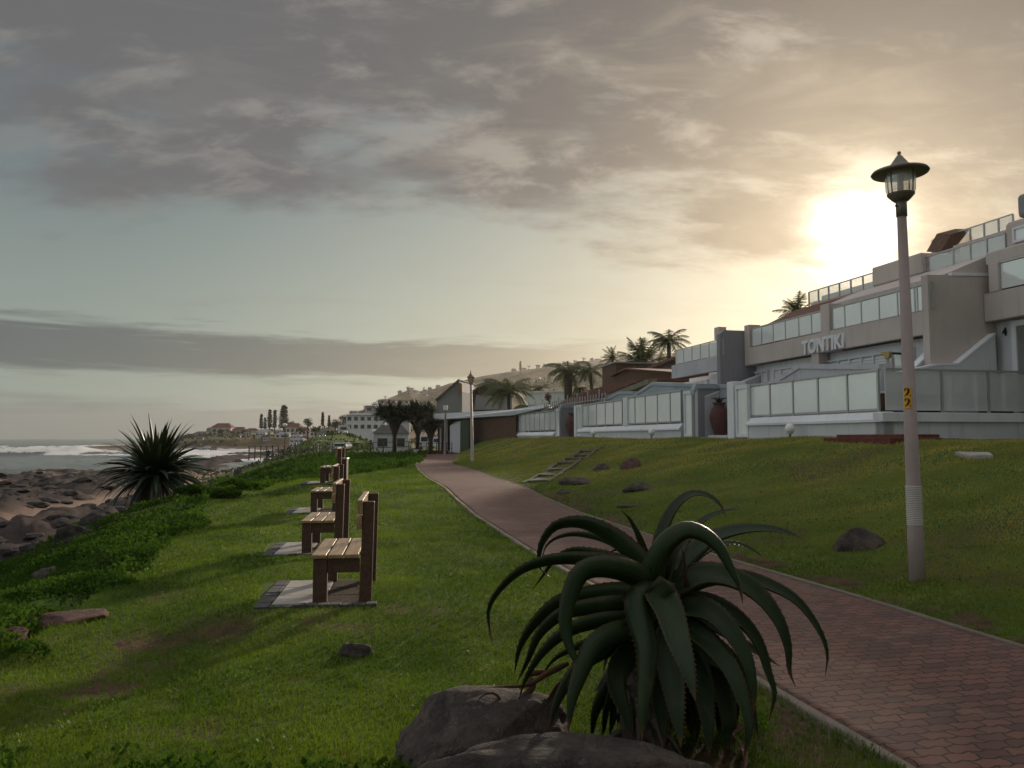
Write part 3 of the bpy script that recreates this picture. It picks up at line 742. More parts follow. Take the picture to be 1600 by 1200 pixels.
# creeping cover of the bank
n = 470000
r = 3.2 * (75 / 3.2) ** rng.random(n); a = np.radians(-46 + 50 * rng.random(n))
x, y = r * np.sin(a), r * np.cos(a); s, u = su(x, y); E = lin(s, EDGE)
wz = lin(s, WIDT) * .93
jit = (fbm(x * 1.1, y * 1.1, 3, 3) - 0.5) * 1.1
dens = fbm(x * 0.9, y * 0.9, 14, 3)
k = (u < E + 0.12 + jit * .9) & (u > E - wz + jit * 2.5) & (rng.random(n) < sm(dens, 0.28, 0.42) + 0.15) & ((s > 6.3) | (u < -2.6))
x, y, r, s = x[k], y[k], r[k], s[k]
hump = 0.02 + 0.50 * np.maximum(fbm(x * 1.9, y * 1.9, 21, 3) - 0.3, 0)
z = terrain(x, y) + hump * rng.random(len(x)) ** 0.5 * (0.8 + 0.5 * sm(s, 15, 40))
leafmass("ground_cover", np.stack([x, y, z], 1), 0.020 + 0.0028 * r, coverleaf, None, 0.6, 0.3, "creeping leafy ground cover on the bank between lawn and rocks", "ground cover", "stuff")
weedm = mat("weed_leaf", (0.10, 0.17, 0.03), .7, .4, 1.5, 0, trans=.3, coord='Position')
n = 30000
r = 3.0 * (16 / 3.0) ** rng.random(n); a = np.radians(-40 + 84 * rng.random(n)); x, y = r * np.sin(a), r * np.cos(a)
k = keep_grass(x, y, r) & (fbm(x * 1.7, y * 1.7, 41, 4) + .10 * rng.random(n) > .63); x, y, r = x[k], y[k], r[k]
leafmass("lawn_weeds", np.stack([x, y, terrain(x, y) + .012 + 0.03 * rng.random(len(x))], 1), 0.014 + .0014 * r, weedm, None, .9, .5, "patches of small broad-leaved weeds in the lawn", "weeds", "stuff")
straw = mat("dry_straw", (0.26, 0.20, 0.11), .9, .4, 5, 0)
blades("dry_straw", 60000, 2.6, 26, -42, 46, lambda x, y, r: 0.018 + 0.001 * r, lambda r: 0.003 + r * 0.0008,
       lambda x, y, r: keep_grass(x, y, r) & (fbm(x * 2.3, y * 2.3, 51, 4) > .56), straw, 3.0, "dry straw-coloured stalks lying in the lawn", "straw")
# loose clover along the bottom of the picture
n = 9000
x = -2.6 + 3.4 * rng.random(n); y = 3.15 + 0.75 * rng.random(n) ** 1.5
k = fbm(x * 2.5, y * 2.5, 5, 3) > 0.5; x, y = x[k], y[k]
leafmass("clover", np.stack([x, y, terrain(x, y) + 0.01 + 0.05 * rng.random(len(x))], 1), 0.034, coverleaf, None, 0.8, 0.5, "clump of broad-leaved clover in the lawn at the very front", "clover", "stuff")

# ------------------------------------------------------------------ benches on their paving pads
def ord_box(mb, *a): return mb.box(*a)
def make_bench():
    root = empty("park_bench", (0, 0, 0))
    # local x: 0 = seaward front, +x towards the path; local y along the bench
    D, L = 0.53, 1.16
    for y0 in (0.0, L - 0.075):
        MB().box(0, 0.125, y0, y0 + 0.075, -0.05, 0.395).build("leg", wood, root, bevel=0.006)
        b = MB(); yy = (y0 - 0.002, y0 + 0.07)
        pts = [(0.405, -0.05), (0.515, -0.05), (0.535, 0.90), (0.432, 0.90)]
        b.prism([(px, yy[0], pz) for px, pz in pts], [(px, yy[1], pz) for px, pz in pts]).build("back_post", wood, root, bevel=0.006)
        MB().box(0.127, 0.409, y0 + 0.01, y0 + 0.05, 0.27, 0.394).build("side_rail", wood, root, bevel=0.004)
    for k in range(3):
        x0 = -0.012 + k * 0.142
        MB().box(x0, x0 + 0.125, -0.02, L + 0.02, 0.398, 0.433).build("seat_slat", woodtop, root, bevel=0.007)
    for (z0, z1, dx) in ((0.655, 0.775, 0.0), (0.79, 0.915, 0.006)):
        b = MB(); xa, xb = 0.376 + dx, 0.425 + dx
        b.box(xa, xb, -0.03, L + 0.03, z0, z1).build("back_slat", woodtop, root, bevel=0.006)
    return root
def make_pad():
    root = empty("paving_pad", (0, 0, 0))
    x0, x1, y0, y1 = -0.48, 0.50, -0.13, 1.22
    b = MB()
    yk = y0
    for i in range(3):
        ya = y0 + 0.11 + i * 0.40
        MB().box(x0 + 0.13, x0 + 0.13 + 0.44, ya, ya + 0.39, -0.05, 0.012).build("slab", slabm, root, bevel=0.006)
        MB().box(x0 + 0.578, x1, ya, ya + 0.39, -0.05, 0.004).build("slab", soilm, root, bevel=0.006)
    random.seed(4)
    yy = y0
    while yy < y1 - 0.05:
        b.box(x0, x0 + 0.12, yy, yy + 0.096, -0.05, 0.016 + random.uniform(-.006, .008)); yy += 0.103
    xx = x0 + 0.127
    while xx < x1 - 0.02:
        b.box(xx, xx + 0.097, y0 - 0.005, y0 + 0.10, -0.05, 0.016 + random.uniform(-.006, .008)); xx += 0.103
    b.build("brick_edging", brickd, root, bevel=0.006)
    return root
bench0, pad0 = make_bench(), make_pad()
BL = ["dark wooden bench nearest the camera, whole end in view above its paved pad",
      "dark wooden bench second from the camera, its back post overlapping the third bench",
      "dark wooden bench third from the camera, just beyond the leafy shrub mound",
      "small far wooden bench at the end of the row, next to the litter bin"]
PLB = ["brick-edged pale slab pad under the nearest bench", "slab pad under the second bench from the camera",
       "slab pad under the third bench from the camera", "thin slab pad under the farthest bench by the bin"]
rzb = math.atan2(0.15, 1.13)
for i, (px, py, Yd) in enumerate(BENCH):
    o = bench0 if i == 0 else copy_tree(bench0); q = pad0 if i == 0 else copy_tree(pad0)
    p = at(px, py, Yd)
    for e_ in (o, q): e_.location = (p.x, p.y, p.z + 0.0); e_.rotation_euler = (0, 0, rzb)
    tag(o, BL[i], "bench", "wooden benches in a row facing the sea"); tag(q, PLB[i], "paving pad", "paved pads under the benches")

# litter bin beside the last bench
p = at(536, 748, 21.6)
bn = wroot("litter_bin", p, "brown slatted litter bin standing just behind the farthest bench", "litter bin")
MB().box(p.x - .115, p.x + .115, p.y - .115, p.y + .115, p.z - .05, p.z + .52).build("bin_body", wood, bn, bevel=.01)
b = MB()
for k in range(5):
    xx = p.x - .115 + k * .048; b.box(xx + .004, xx + .040, p.y - .13, p.y - .117, p.z, p.z + .5)
b.build("slat", wood, bn)
MB().box(p.x - .135, p.x + .135, p.y - .135, p.y + .135, p.z + .521, p.z + .56).build("lid", alu, bn, bevel=.01)

# ------------------------------------------------------------------ street lamps
def text_mesh(txt, size, extrude, m, name, parent=None, M=None, bold=0.0):
    cu = bpy.data.curves.new(name, 'FONT'); cu.body = txt; cu.size = size; cu.extrude = extrude; cu.align_x = 'CENTER'; cu.align_y = 'CENTER'
    cu.offset = bold; cu.resolution_u = 3
    tmp = bpy.data.objects.new("tmp_text", cu); COL.objects.link(tmp)
    dg = bpy.context.evaluated_depsgraph_get(); me = bpy.data.meshes.new_from_object(tmp.evaluated_get(dg))
    bpy.data.objects.remove(tmp)
    if M is not None: me.transform(M)
    me.materials.clear(); me.materials.append(m); me.name = name
    o = bpy.data.objects.new(name, me); COL.objects.link(o)
    if parent is not None: o.parent = parent
    return o
p = at(1433, 897, 8.3)
H = 4.42 
lp = empty("street_lamp", p, 0, "tall mushroom-capped street lamp with stacked yellow number tape, on the grass slope", "street lamp")
lp.rotation_euler = (0, math.radians(-0.55), 0)
MB().tube([(0, 0, -.3), (0, 0, .45), (0, 0, .46), (0, 0, 3.85)], [.080, .078, .074, .046], 20).build("pole", polem, lp, smooth=True)
b = MB()
for k in range(22):
    z = 0.50 + k * 0.0185; rr_ = .0765
    b.lathe([(rr_ - .002, z), (rr_ + .003, z + .006), (rr_ - .002, z + .012)], n=20)
b.build("wire_wrap", whitering, lp, smooth=True)
MB().tube([(0, 0, 3.72), (0, 0, 3.90)], .055, 16).build("collar", lampcap, lp, smooth=True)
MB().tube([(-.058, -.02, 3.83), (-.072, -.02, 3.83)], .012, 8).build("bolt", darkmetal, lp)
MB().lathe([(.0, 3.88), (.075, 3.885), (.10, 3.91), (.135, 3.95), (.137, 3.965), (.0, 3.97)], n=28).build("lamp_base", lampcap, lp, smooth=True)
MB().lathe([(.132, 3.965), (.145, 4.0), (.152, 4.17), (.150, 4.19)], n=28).build("lamp_glass", lampglass, lp, smooth=True)
b = MB()
for k in range(4):
    an = k * math.pi / 2 + .5; c_, s_2 = math.cos(an), math.sin(an)
    b.tube([(c_ * .139, s_2 * .139, 3.96), (c_ * .155, s_2 * .155, 4.19)], .008, 6)
b.build("glass_bracket", lampcap, lp)
MB().tube([(0, 0, 3.97), (0, 0, 4.12)], .03, 12).build("bulb", globe, lp, smooth=True)
MB().lathe([(.0, 4.17), (.15, 4.185), (.275, 4.175), (.285, 4.19), (.27, 4.21), (.19, 4.235), (.12, 4.255), (.085, 4.29), (.05, 4.34), (.025, 4.375), (.012, 4.385), (.02, 4.40), (.018, 4.415), (0, 4.425)], n=36).build("lamp_cap", lampcap, lp, smooth=True)
# yellow number tape wrapped on the pole, seen on its left side
def arc_strip(r, z0, z1, a0, a1, n=12):
    b = MB(); pts = []
    for i in range(n + 1):
        an = math.radians(a0 + (a1 - a0) * i / n); pts += [(r * math.cos(an), r * math.sin(an), z0), (r * math.cos(an), r * math.sin(an), z1)]
    b.poly(pts, [(2 * i, 2 * i + 2, 2 * i + 3, 2 * i + 1) for i in range(n)]); return b
zt = 1.80
tp = arc_strip(.0665, zt - .105, zt + .112, 184, 262).build("number_tape", yellow, lp)
for k, zz_ in enumerate((zt + .056, zt - .05)):
    me_o = text_mesh("2", .125, .0015, black, "digit", None, None, 0.004)
    r_ = .068
    for v in me_o.data.vertices:
        an = math.radians(226) + (v.co.x) / r_
        yv = v.co.y
        v.co = Vector(((r_ + v.co.z) * math.cos(an), (r_ + v.co.z) * math.sin(an), zz_ + yv))
    me_o.parent = tp

def second_lamp(p, H, label, amber=True):
    o = empty("street_lamp", p, 0, label, "street lamp")
    MB().tube([(0, 0, -.4), (0, 0, .02), (0, 0, .03), (0, 0, H - .78)], [.11, .11, .085, .055], 12).build("pole", polem, o, smooth=True)
    z = H - .78
    MB().lathe([(0, z), (.06, z), (.10, z + .05), (.0, z + .06)], n=8).build("lamp_base", lampcap, o)
    MB().lathe([(.085, z + .05), (.165, z + .36)], n=8).build("lamp_glass", warmglass, o)
    b = MB()
    for k in range(8):
        an = 2 * math.pi * k / 8; b.tube([(math.cos(an) * .087, math.sin(an) * .087, z + .05), (math.cos(an) * .168, math.sin(an) * .168, z + .36)], .008, 4)
    b.build("glass_bracket", lampcap, o)
    MB().lathe([(0, z + .35), (.2, z + .355), (.205, z + .38), (.10, z + .5), (.07, z + .52), (.05, z + .6), (.02, z + .62), (.018, z + .70), (0, z + .78)], n=8).build("lamp_cap", lampcap, o)
    return o
p = at(738, 722, 40); p.z = tz(p.x, p.y)
zt = at(733, 577, 40).z
o = second_lamp(p, zt - p.z, "lantern-headed street lamp with amber glass, beside the path bend"); o.rotation_euler = (0, math.radians(-1.2), 0)

# ------------------------------------------------------------------ rocks
def ico_rock(name, m, center, size, rot=0.0, seed=1, sub_=4, label=None, cat="rock", group=None, flat=0.0, rough=0.22, cuts=9, parent=None, dz=0.0):
    import bmesh
    bm = bmesh.new(); bmesh.ops.create_icosphere(bm, subdivisions=sub_, radius=1.0)
    v = np.array([p.co[:] for p in bm.verts]); f = [[q.index for q in p.verts] for p in bm.faces]; bm.free()
    rg = np.random.default_rng(seed)
    for k in range(cuts):
        nrm = rg.normal(size=3); nrm[2] = abs(nrm[2]) * 0.8; nrm /= np.linalg.norm(nrm); d = 0.62 + 0.3 * rg.random()
        h = v @ nrm - d; v = v - np.outer(np.maximum(h, 0) * 0.92, nrm)
    if flat > 0:
        v[:, 2] = np.where(v[:, 2] > flat, flat + (v[:, 2] - flat) * 0.18, v[:, 2])
    r = np.linalg.norm(v, axis=1)[:, None]
    nz = fbm(v[:, 0] * 1.7 + seed, v[:, 1] * 1.7, v[:, 2] * 1.7 + seed, 5) - 0.5
    nf = fbm(v[:, 0] * 7 + seed, v[:, 1] * 7, v[:, 2] * 7, 3) - 0.5
    v = v * (1 + rough * nz[:, None] * 1.6 + nf[:, None] * 0.06)
    v = v * np.array(size)
    me = bpy.data.meshes.new(name); me.from_pydata(v.tolist(), [], f); me.materials.append(m)
    for p_ in me.polygons: p_.use_smooth = True
    o = bpy.data.objects.new(name, me); COL.objects.link(o); o.location = center; o.rotation_euler = (0, 0, rot)
    if parent: o.parent = parent
    return tag(o, label, cat if label else None, group)
gz0 = -1.6
def rock_px(px, py, Yd, size, **k):
    p = at(px, py, Yd); return ico_rock("rock", k.pop('m', rockm), p, size, **k)
ico_rock("rock", rockm, at(752, 1150, 4.0), (0.43, 0.32, 0.265), rot=0.12, seed=9, sub_=5, flat=0.72, label="large flat-topped grey brown boulder at the left foot of the aloe", rough=0.26, cuts=10)
ico_rock("rock", rockm, at(900, 1222, 3.42), (0.66, 0.20, 0.22), rot=-0.03, seed=25, sub_=5, flat=0.7, label="long low brown boulder in front of the aloe, at the bottom edge", rough=0.26, cuts=10)
p = ghit(553, 1022); ico_rock("rock", rockm, p + Vector((0, 0, -.02)), (0.15, 0.10, 0.12), rot=.3, seed=8, label="small pointed dark rock alone in the lawn before the nearest bench", rough=0.3)
for (px, py, sz, sd_, m_, lb) in (
    (1341, 853, (40, 28, 22), 31, rockm, "brown hump-shaped rock in the grass left of the tall lamp"),
    (988, 731, (16, 14, 15), 32, rockred, "reddish squarish boulder upper on the slope, right of the steps"),
    (1000, 764, (26, 26, 9), 33, rockm, "flat mauve grey outcrop on the slope below the reddish boulder"),
    (902, 755, (26, 26, 8), 34, rockm, "long grey rock slab on the slope right of the steps"),
    (940, 734, (14, 14, 9), 35, rockm, "dark rock above the long grey slab on the slope"),
    (879, 771, (10, 12, 5), 36, rockm, "small sunken rock at the low end of the grey slab"),
    (988, 791, (22, 14, 3), 37, rockm, "thin flush rock in the grass above the path edge"),
    (118, 966, (62, 44, 9), 38, rockred, "flat pinkish brown rock patch between the ground cover and lawn"),
    (75, 906, (26, 22, 18), 39, rockm, "dark boulder sunk in the green creeping cover"),
    (10, 996, (34, 30, 12), 40, rockred, "flat brown rock at the left edge under the creeping cover"),
    (590, 958, (0, 0, 0), 41, rockm, None)):
    if lb is None: continue
    p = ghit(px, py); k_ = p.y / F_PX * 1.15; sz = (sz[0] * k_, sz[1] * k_, sz[2] * k_)
    ico_rock("rock", m_, p + Vector((0, 0, sz[2] * .05)), sz, rot=.2, seed=sd_, label=lb, rough=.25)
# boulders along the beach side
BR = [(120, 838, 44, 22, "broad dark slab boulder at the foot of the strap-leaved shrub"), (62, 858, 34, 13, "dark shore boulder left of the broad slab, above the green bank"),
      (165, 812, 36, 18, "dark shore boulder behind the broad slab, nearer the strap-leaved shrub"), (14, 864, 24, 12, "low shore rock at the left picture edge above the bank"),
      (52, 834, 20, 4, "thin flat rock lying on the pale sand"), (372, 738, 12, 9, "grey boulder below the wooden rail, topmost of the heap by the green mound"),
      (392, 750, 15, 7, "long pale boulder lying against the green mound"), (352, 746, 11, 8, "grey boulder left of the topmost one by the green mound"),
      (334, 754, 12, 6, "lowest grey boulder of the heap by the green mound"), (370, 755, 11, 6, "rounded boulder in the middle of the heap by the green mound")]
for k, (px, py, a_, c_, lb) in enumerate(BR):
    p = ghit(px, py + 4); k_ = p.y / F_PX * 1.0
    ico_rock("rock", rockshore, p, (a_ * k_, a_ * k_ * .8, c_ * k_), rot=k * .4, seed=60 + k, label=lb, rough=.5, cuts=14, group="dark boulders along the shore")

# ------------------------------------------------------------------ aloe
AC = at(1015, 930, 4.12)
aloe = empty("aloe_plant", (AC.x, AC.y, -1.6), 0, "huge dark green aloe with long recurving leaves, behind two boulders in the foreground", "aloe")
def leaf_from_px(pts, wpx, dy_tip, face=0.45, dy0=0.0, ybase=4.12, wprof=None, channel=0.45, m=None, name="leaf", bulge=0.0, tip=0.03):
    """centre line traced in crop pixels; distance runs from the rosette's to the tip's"""
    P = []
    n = len(pts)
    # arclength
    ab = [(600 + x * .45, 740 + y * .45) for x, y in pts]
    L = [0]
    for i in range(1, n): L.append(L[-1] + math.hypot(ab[i][0] - ab[i - 1][0], ab[i][1] - ab[i - 1][1]))
    T = L[-1]
    # catmull rom
    M_ = 26; out = []
    xs = np.interp(np.linspace(0, T, M_), L, [a_[0] for a_ in ab]); 
    ts = np.linspace(0, T, M_)
    def cr(vals):
        res = []
        for t in ts:
            i = min(max(np.searchsorted(L, t) - 1, 0), n - 2); h = L[i + 1] - L[i]; q = (t - L[i]) / h
            p0 = vals[max(i - 1, 0)]; p1 = vals[i]; p2 = vals[i + 1]; p3 = vals[min(i + 2, n - 1)]
            m1 = (p2 - p0) / ((L[i + 1] - L[max(i - 1, 0)]) or 1) * h; m2 = (p3 - p1) / ((L[min(i + 2, n - 1)] - L[i]) or 1) * h
            res.append((2 * q**3 - 3 * q**2 + 1) * p1 + (q**3 - 2 * q**2 + q) * m1 + (-2 * q**3 + 3 * q**2) * p2 + (q**3 - q**2) * m2)
        return res
    xs = cr([a_[0] for a_ in ab]); ys = cr([a_[1] for a_ in ab])
    C = []
    for i in range(M_):
        f = i / (M_ - 1); Yd = ybase + dy0 + dy_tip * (1 - (1 - f) ** 1.6); C.append(at(xs[i], ys[i], Yd))
    V = []; UV = []; K = 9
    for i in range(M_):
        f = i / (M_ - 1)
        t = (C[min(i + 1, M_ - 1)] - C[max(i - 1, 0)]).normalized()
        view = C[i].normalized(); inpl = t.cross(view).normalized()
        if inpl.length < .1: inpl = Vector((0, 0, 1))
        vd_ = (view - t * view.dot(t)).normalized()
        Wv = (vd_ * math.sqrt(1 - face * face) + inpl * face).normalized()
        Nn = t.cross(Wv).normalized()
        if Nn.z < 0 and abs(Nn.z) > .2 and f < .3: Nn = Nn
        fullw = wpx * .45 / F_PX * ybase / max(face, .42) * 0.96
        prof = (0.62 + 0.38 * min(f / .12, 1)) * (1 - f ** 2.2) ** 0.85 * (1 - 0.28 * f) + tip * (1 - f)
        hw = fullw / 2 * max(prof, 0.015)
        ch = channel * (1 - .55 * f)
        # side that should be the hollow one: upward/outward
        sgn = 1 if Nn.dot(Vector((0, 0, 1)) * (1 - f) + view * -1 * .3 + Vector((0, 0, .2))) > 0 else -1
        if i == 0: s0 = sgn; lastN = Nn
        else:
            if (Nn * cur).dot(lastN) < 0: cur = -cur
            lastN = Nn * cur
        if i == 0: cur = sgn; lastN = Nn * cur
        Nn = Nn * cur
        th = hw * (0.36 * (1 - f) + .12)
        for k in range(K):
            q = -1 + 2 * k / (K - 1)
            V.append(C[i] + Wv * (hw * q) + Nn * (ch * hw * (q * q - .35))); UV.append((q, f, len(bpy.data.objects) % 17))
        for k in range(K - 2, 0, -1):
            q = -1 + 2 * k / (K - 1)
            V.append(C[i] + Wv * (hw * q) + Nn * (ch * hw * (q * q - .35) - th * (1 - q * q) ** .5)); UV.append((q, f, 3.3))
    R_ = 2 * K - 2; Fc = []
    for i in range(M_ - 1):
        for k in range(R_):
            k2 = (k + 1) % R_; Fc.append((i * R_ + k, i * R_ + k2, (i + 1) * R_ + k2, (i + 1) * R_ + k))
    # marginal teeth, part of the leaf's own mesh
    off = aloe.location; V2 = [v - off for v in V]; F2 = [tuple(f) for f in Fc]; U2 = list(UV)
    if m is None:
        for i in range(1, M_ - 2):
            for q_ in (0, K - 1):
                a_ = V[i * R_ + q_]; d = a_ - C[i]
                if d.length < .008: continue
                t = (C[i + 1] - C[i]).normalized(); d.normalize(); b0 = len(V2)
                V2 += [a_ - t * .004 - off, a_ + t * .004 - off, a_ + d * .007 + t * .003 - off, a_ + d * .0072 + t * .0034 - off]; F2.append((b0, b0 + 1, b0 + 2, b0 + 3)); U2 += [(0, .96, 0)] * 4
    return np_object(name, [tuple(v) for v in V2], F2, m or aloem, aloe, smooth=True, uv=U2)
ALO = [
 ([(930, 400), (880, 300), (800, 222), (690, 172), (600, 182), (555, 232), (540, 285), (545, 330), (577, 360)], 56, .12, .42, 0),
 ([(905, 340), (850, 280), (780, 235), (680, 212), (610, 220), (565, 250), (548, 300)], 30, .40, .5, .08),
 ([(900, 370), (850, 318), (760, 283), (655, 268), (595, 298), (560, 345), (512, 408)], 34, .32, .5, .08),
 ([(900, 370), (850, 322), (720, 300), (590, 300), (480, 335), (402, 405), (365, 470), (368, 540), (379, 602)], 44, .0, .5, 0),
 ([(955, 450), (930, 405), (860, 350), (760, 328), (690, 345), (650, 420), (632, 520), (650, 610), (690, 680), (725, 710)], 84, -.42, .80, -.05),
 ([(910, 450), (830, 420), (720, 425), (610, 450), (530, 515), (475, 600), (452, 700)], 66, .05, .6, 0),
 ([(910, 480), (840, 460), (730, 465), (620, 490), (540, 560), (500, 650), (460, 730)], 56, -.15, .55, -.05),
 ([(910, 520), (840, 510), (720, 520), (620, 560), (545, 630), (490, 720), (468, 785)], 52, -.22, .6, -.08),
 ([(940, 560), (870, 552), (780, 568), (725, 610), (685, 690), (655, 780), (640, 900)], 84, -.5, .86, -.1),
 ([(900, 560), (820, 590), (720, 640), (650, 710), (600, 800), (572, 905)], 66, -.38, .75, -.06),
 ([(860, 560), (760, 575), (680, 600), (600, 640), (545, 700)], 34, .1, .5, .0),
 ([(985, 440), (930, 420), (885, 440), (895, 520), (915, 600), (912, 700), (902, 800), (895, 930)], 96, -.55, .95, -.1),
 ([(1000, 450), (975, 425), (955, 415), (985, 475), (1015, 570), (1050, 670), (1082, 790)], 104, -.62, .93, -.12),
 ([(1010, 520), (985, 580), (985, 660), (1005, 770), (1022, 880), (1032, 950)], 104, -.48, .9, -.1),
 ([(960, 560), (880, 600), (815, 660), (805, 740), (840, 840), (860, 930)], 92, -.36, .85, -.05),
 ([(1000, 520), (1060, 540), (1130, 592), (1200, 682), (1242, 780), (1265, 880), (1248, 1000)], 72, -.40, .75, -.1),
 ([(990, 480), (1040, 462), (1130, 482), (1205, 555), (1258, 650), (1282, 750), (1284, 832)], 78, -.28, .72, -.05),
 ([(1000, 470), (1060, 445), (1150, 455), (1240, 512), (1300, 592), (1333, 690), (1355, 765), (1335, 862)], 54, -.05, .55, 0),
 ([(970, 440), (1030, 385), (1110, 352), (1210, 366), (1300, 422), (1368, 510), (1400, 600), (1408, 690), (1430, 742)], 80, .0, .62, -.02),
 ([(1010, 430), (1100, 372), (1230, 360), (1330, 385), (1430, 440), (1505, 535), (1538, 620), (1532, 705)], 54, .28, .55, .08),
 ([(965, 420), (1010, 345), (1070, 280), (1140, 225), (1230, 196), (1330, 190), (1410, 207), (1474, 240)], 60, .22, .5, .05),
 ([(1000, 400), (1060, 320), (1130, 262), (1210, 240), (1280, 264), (1338, 310)], 28, .45, .5, .1),
 ([(920, 430), (925, 350), (948, 280), (990, 222), (1050, 190), (1110, 205), (1165, 252), (1207, 330), (1235, 390), (1246, 452)], 76, -.22, .72, -.08),
 ([(955, 410), (985, 320), (1010, 262), (1050, 220), (1100, 214)], 60, .06, .6, .02),
 ([(945, 420), (950, 320), (965, 215), (1003, 125), (1062, 72), (1122, 74), (1168, 110), (1190, 158)], 48, .12, .5, .02),
 ([(985, 400), (1020, 300), (1062, 212), (1110, 160), (1170, 132), (1230, 126), (1260, 140)], 34, .34, .5, .08),
 ([(950, 420), (932, 340), (910, 280), (885, 212), (850, 152), (822, 127)], 40, .1, .6, .02),
 ([(1020, 470), (1100, 500), (1200, 560), (1300, 622), (1380, 672)], 52, .10, .6, 0),
 ([(1000, 440), (1080, 420), (1150, 440), (1155, 480)], 40, .3, .6, .1),
 ([(1030, 560), (1120, 640), (1170, 760), (1190, 880), (1180, 990)], 84, -.15, .8, 0),
 ([(1020, 600), (1080, 680), (1110, 790), (1125, 900), (1130, 985)], 90, -.3, .85, -.05),
 ([(960, 600), (950, 700), (960, 820), (975, 945)], 90, -.25, .8, 0),
 ([(930, 600), (870, 700), (850, 800), (870, 930)], 80, .12, .8, .08),
 ([(1060, 560), (1180, 640), (1215, 760), (1215, 860), (1200, 940)], 70, .1, .7, .1),
 ([(1010, 620), (1060, 740), (1080, 860), (1070, 975)], 84, .05, .8, .12),
 ([(900, 640), (800, 720), (740, 820), (720, 925)], 66, .0, .7, .06),
]
rga = random.Random(12)
for k in range(40):      # more hanging leaves round the back and sides
    sx_ = 830 + 380 * k / 39 + rga.uniform(-15, 15); ex = 985 + (sx_ - 985) * rga.uniform(1.25, 1.6); top_ = rga.uniform(540, 620)
    ALO.append(([(975 + (sx_ - 975) * .25, 560), ((975 + sx_) / 2, top_), (sx_, top_ + 70), (ex * .6 + sx_ * .4, top_ + 190), (ex, rga.uniform(860, 960))], rga.uniform(60, 90), rga.uniform(-.2, .3), .75, rga.uniform(0, .2)))
for (pts, wpx, dyt, fc, dy0) in ALO: leaf_from_px(pts, wpx, dyt, min(fc, .97), dy0)
# dead leaves and dry stem
for pts, wpx, dyt in (([(560, 690), (500, 700), (520, 740), (465, 785), (425, 812), (385, 765), (345, 770), (318, 800)], 22, -.2),
                      ([(1060, 430), (1045, 350), (1040, 290), (1030, 250)], 18, -.1), ([(1015, 390), (975, 370), (945, 345)], 10, -.15),
                      ([(1250, 880), (1215, 905), (1225, 925)], 18, -.3), ([(640, 660), (560, 700), (500, 735), (360, 742)], 20, -.15),
                      ([(620, 730), (575, 800), (560, 860), (575, 920)], 40, -.2), ([(880, 280), (858, 235), (850, 222)], 10, .1),
                      ([(780, 190), (760, 155)], 12, .5), ([(1240, 930), (1255, 1000), (1243, 1040)], 22, -.38),
                      ([(870, 310), (830, 262), (780, 272)], 22, .2)):
    leaf_from_px(pts, wpx, dyt, .7, 0, m=deadleaf, name="dead_leaf")
st = MB(); base = Vector((AC.x - .06, AC.y, -1.7)) - aloe.location; st.tube([base, base + Vector((0.01, 0, .25)), base + Vector((.02, 0, .75))], [.13, .11, .09], 14)
so_ = st.build("stem", drystem, aloe, smooth=True)
rg = random.Random(5)
b = MB()
for k in range(46):
    an = rg.uniform(0, 2 * math.pi); z = rg.uniform(.06, .62); r0 = .11
    q = base + Vector((math.cos(an) * r0, math.sin(an) * r0, z)); out_ = Vector((math.cos(an), math.sin(an), 0))
    b.tube([q, q + out_ * .05 + Vector((0, 0, -.02)), q + out_ * .09 + Vector((rg.uniform(-.03, .03), 0, -.11))], [.022, .016, .003], 5)
b.build("dead_leaf_base", drystem, aloe)
# rosette core
st = MB(); c0 = Vector((AC.x, AC.y, AC.z)) - aloe.location
st.tube([c0 + Vector((0, 0, -.3)), c0 + Vector((0, 0, -.12)), c0 + Vector((-.02, 0, .02)), c0 + Vector((-.03, 0, .12))], [.10, .14, .10, .03], 14)
st.build("rosette_core", aloem, aloe, smooth=True)
# ------------------------------------------------------------------ terrace walls and glass fences
def fence_run(pxs, top, bot, u, label, milk=True, grp="glass fences on the terrace walls"):
    """posts at these picture columns, the rail/bottom heights given in metres"""
    ss = [pu(px, 600, u)[0] for px in pxs]
    return fence_s(ss, u, u, top, bot, label, milk, grp)
def fence_s(ss, u0, u1, top, bot, label, milk=True, grp="glass fences on the terrace walls", glassmat=None):
    top, bot = top * KF, bot * KF
    s0, s1 = ss[0], ss[-1]; base = W((s0 + s1) / 2, (u0 + u1) / 2, bot)
    root = wroot("glass_fence", base, label, "glass fence", grp)
    for s in ss:
        MB().sbox(s - .035, s + .035, u0 - .03, u0 + .03, bot - .04, top - .028).build("post", alu, root)
    MB().sbox(s0 - .06, s1 + .06, u0 - .045, u0 + .045, top - .025, top + .035).build("rail", alu, root)
    MB().sbox(s0, s1, u0 - .02, u0 + .02, bot + .03, bot + .075).build("lower_rail", alu, root)
    for a_, c_ in zip(ss[:-1], ss[1:]):
        a_, c_ = sorted((a_, c_))
        MB().sbox(a_ + .05, c_ - .05, u0 - .008, u0 + .008, bot + .085, top - .06).build("glass_pane", glassmat or (glass_milk if milk else glass_clear), root)
    return root
def fence_u(us, s, top, bot, label, grp="glass fences on the terrace walls"):
    top, bot = top * KF, bot * KF
    base = W(s, (us[0] + us[-1]) / 2, bot); root = wroot("glass_fence", base, label, "glass fence", grp)
    for k, u in enumerate(us[1:]):
        MB().sbox(s - .03, s + .03, u - .03, u + .03, bot - .04, top - .028).build("post", alu, root)
    MB().sbox(s - .045, s + .045, us[0] + .05, us[-1] + .05, top - .025, top + .035).build("rail", alu, root)
    for a_, c_ in zip(us[:-1], us[1:]):
        MB().sbox(s - .008, s + .008, a_ + .05, c_ - .05, bot + .03, top - .05).build("glass_pane", glass_mid, root)
    return root
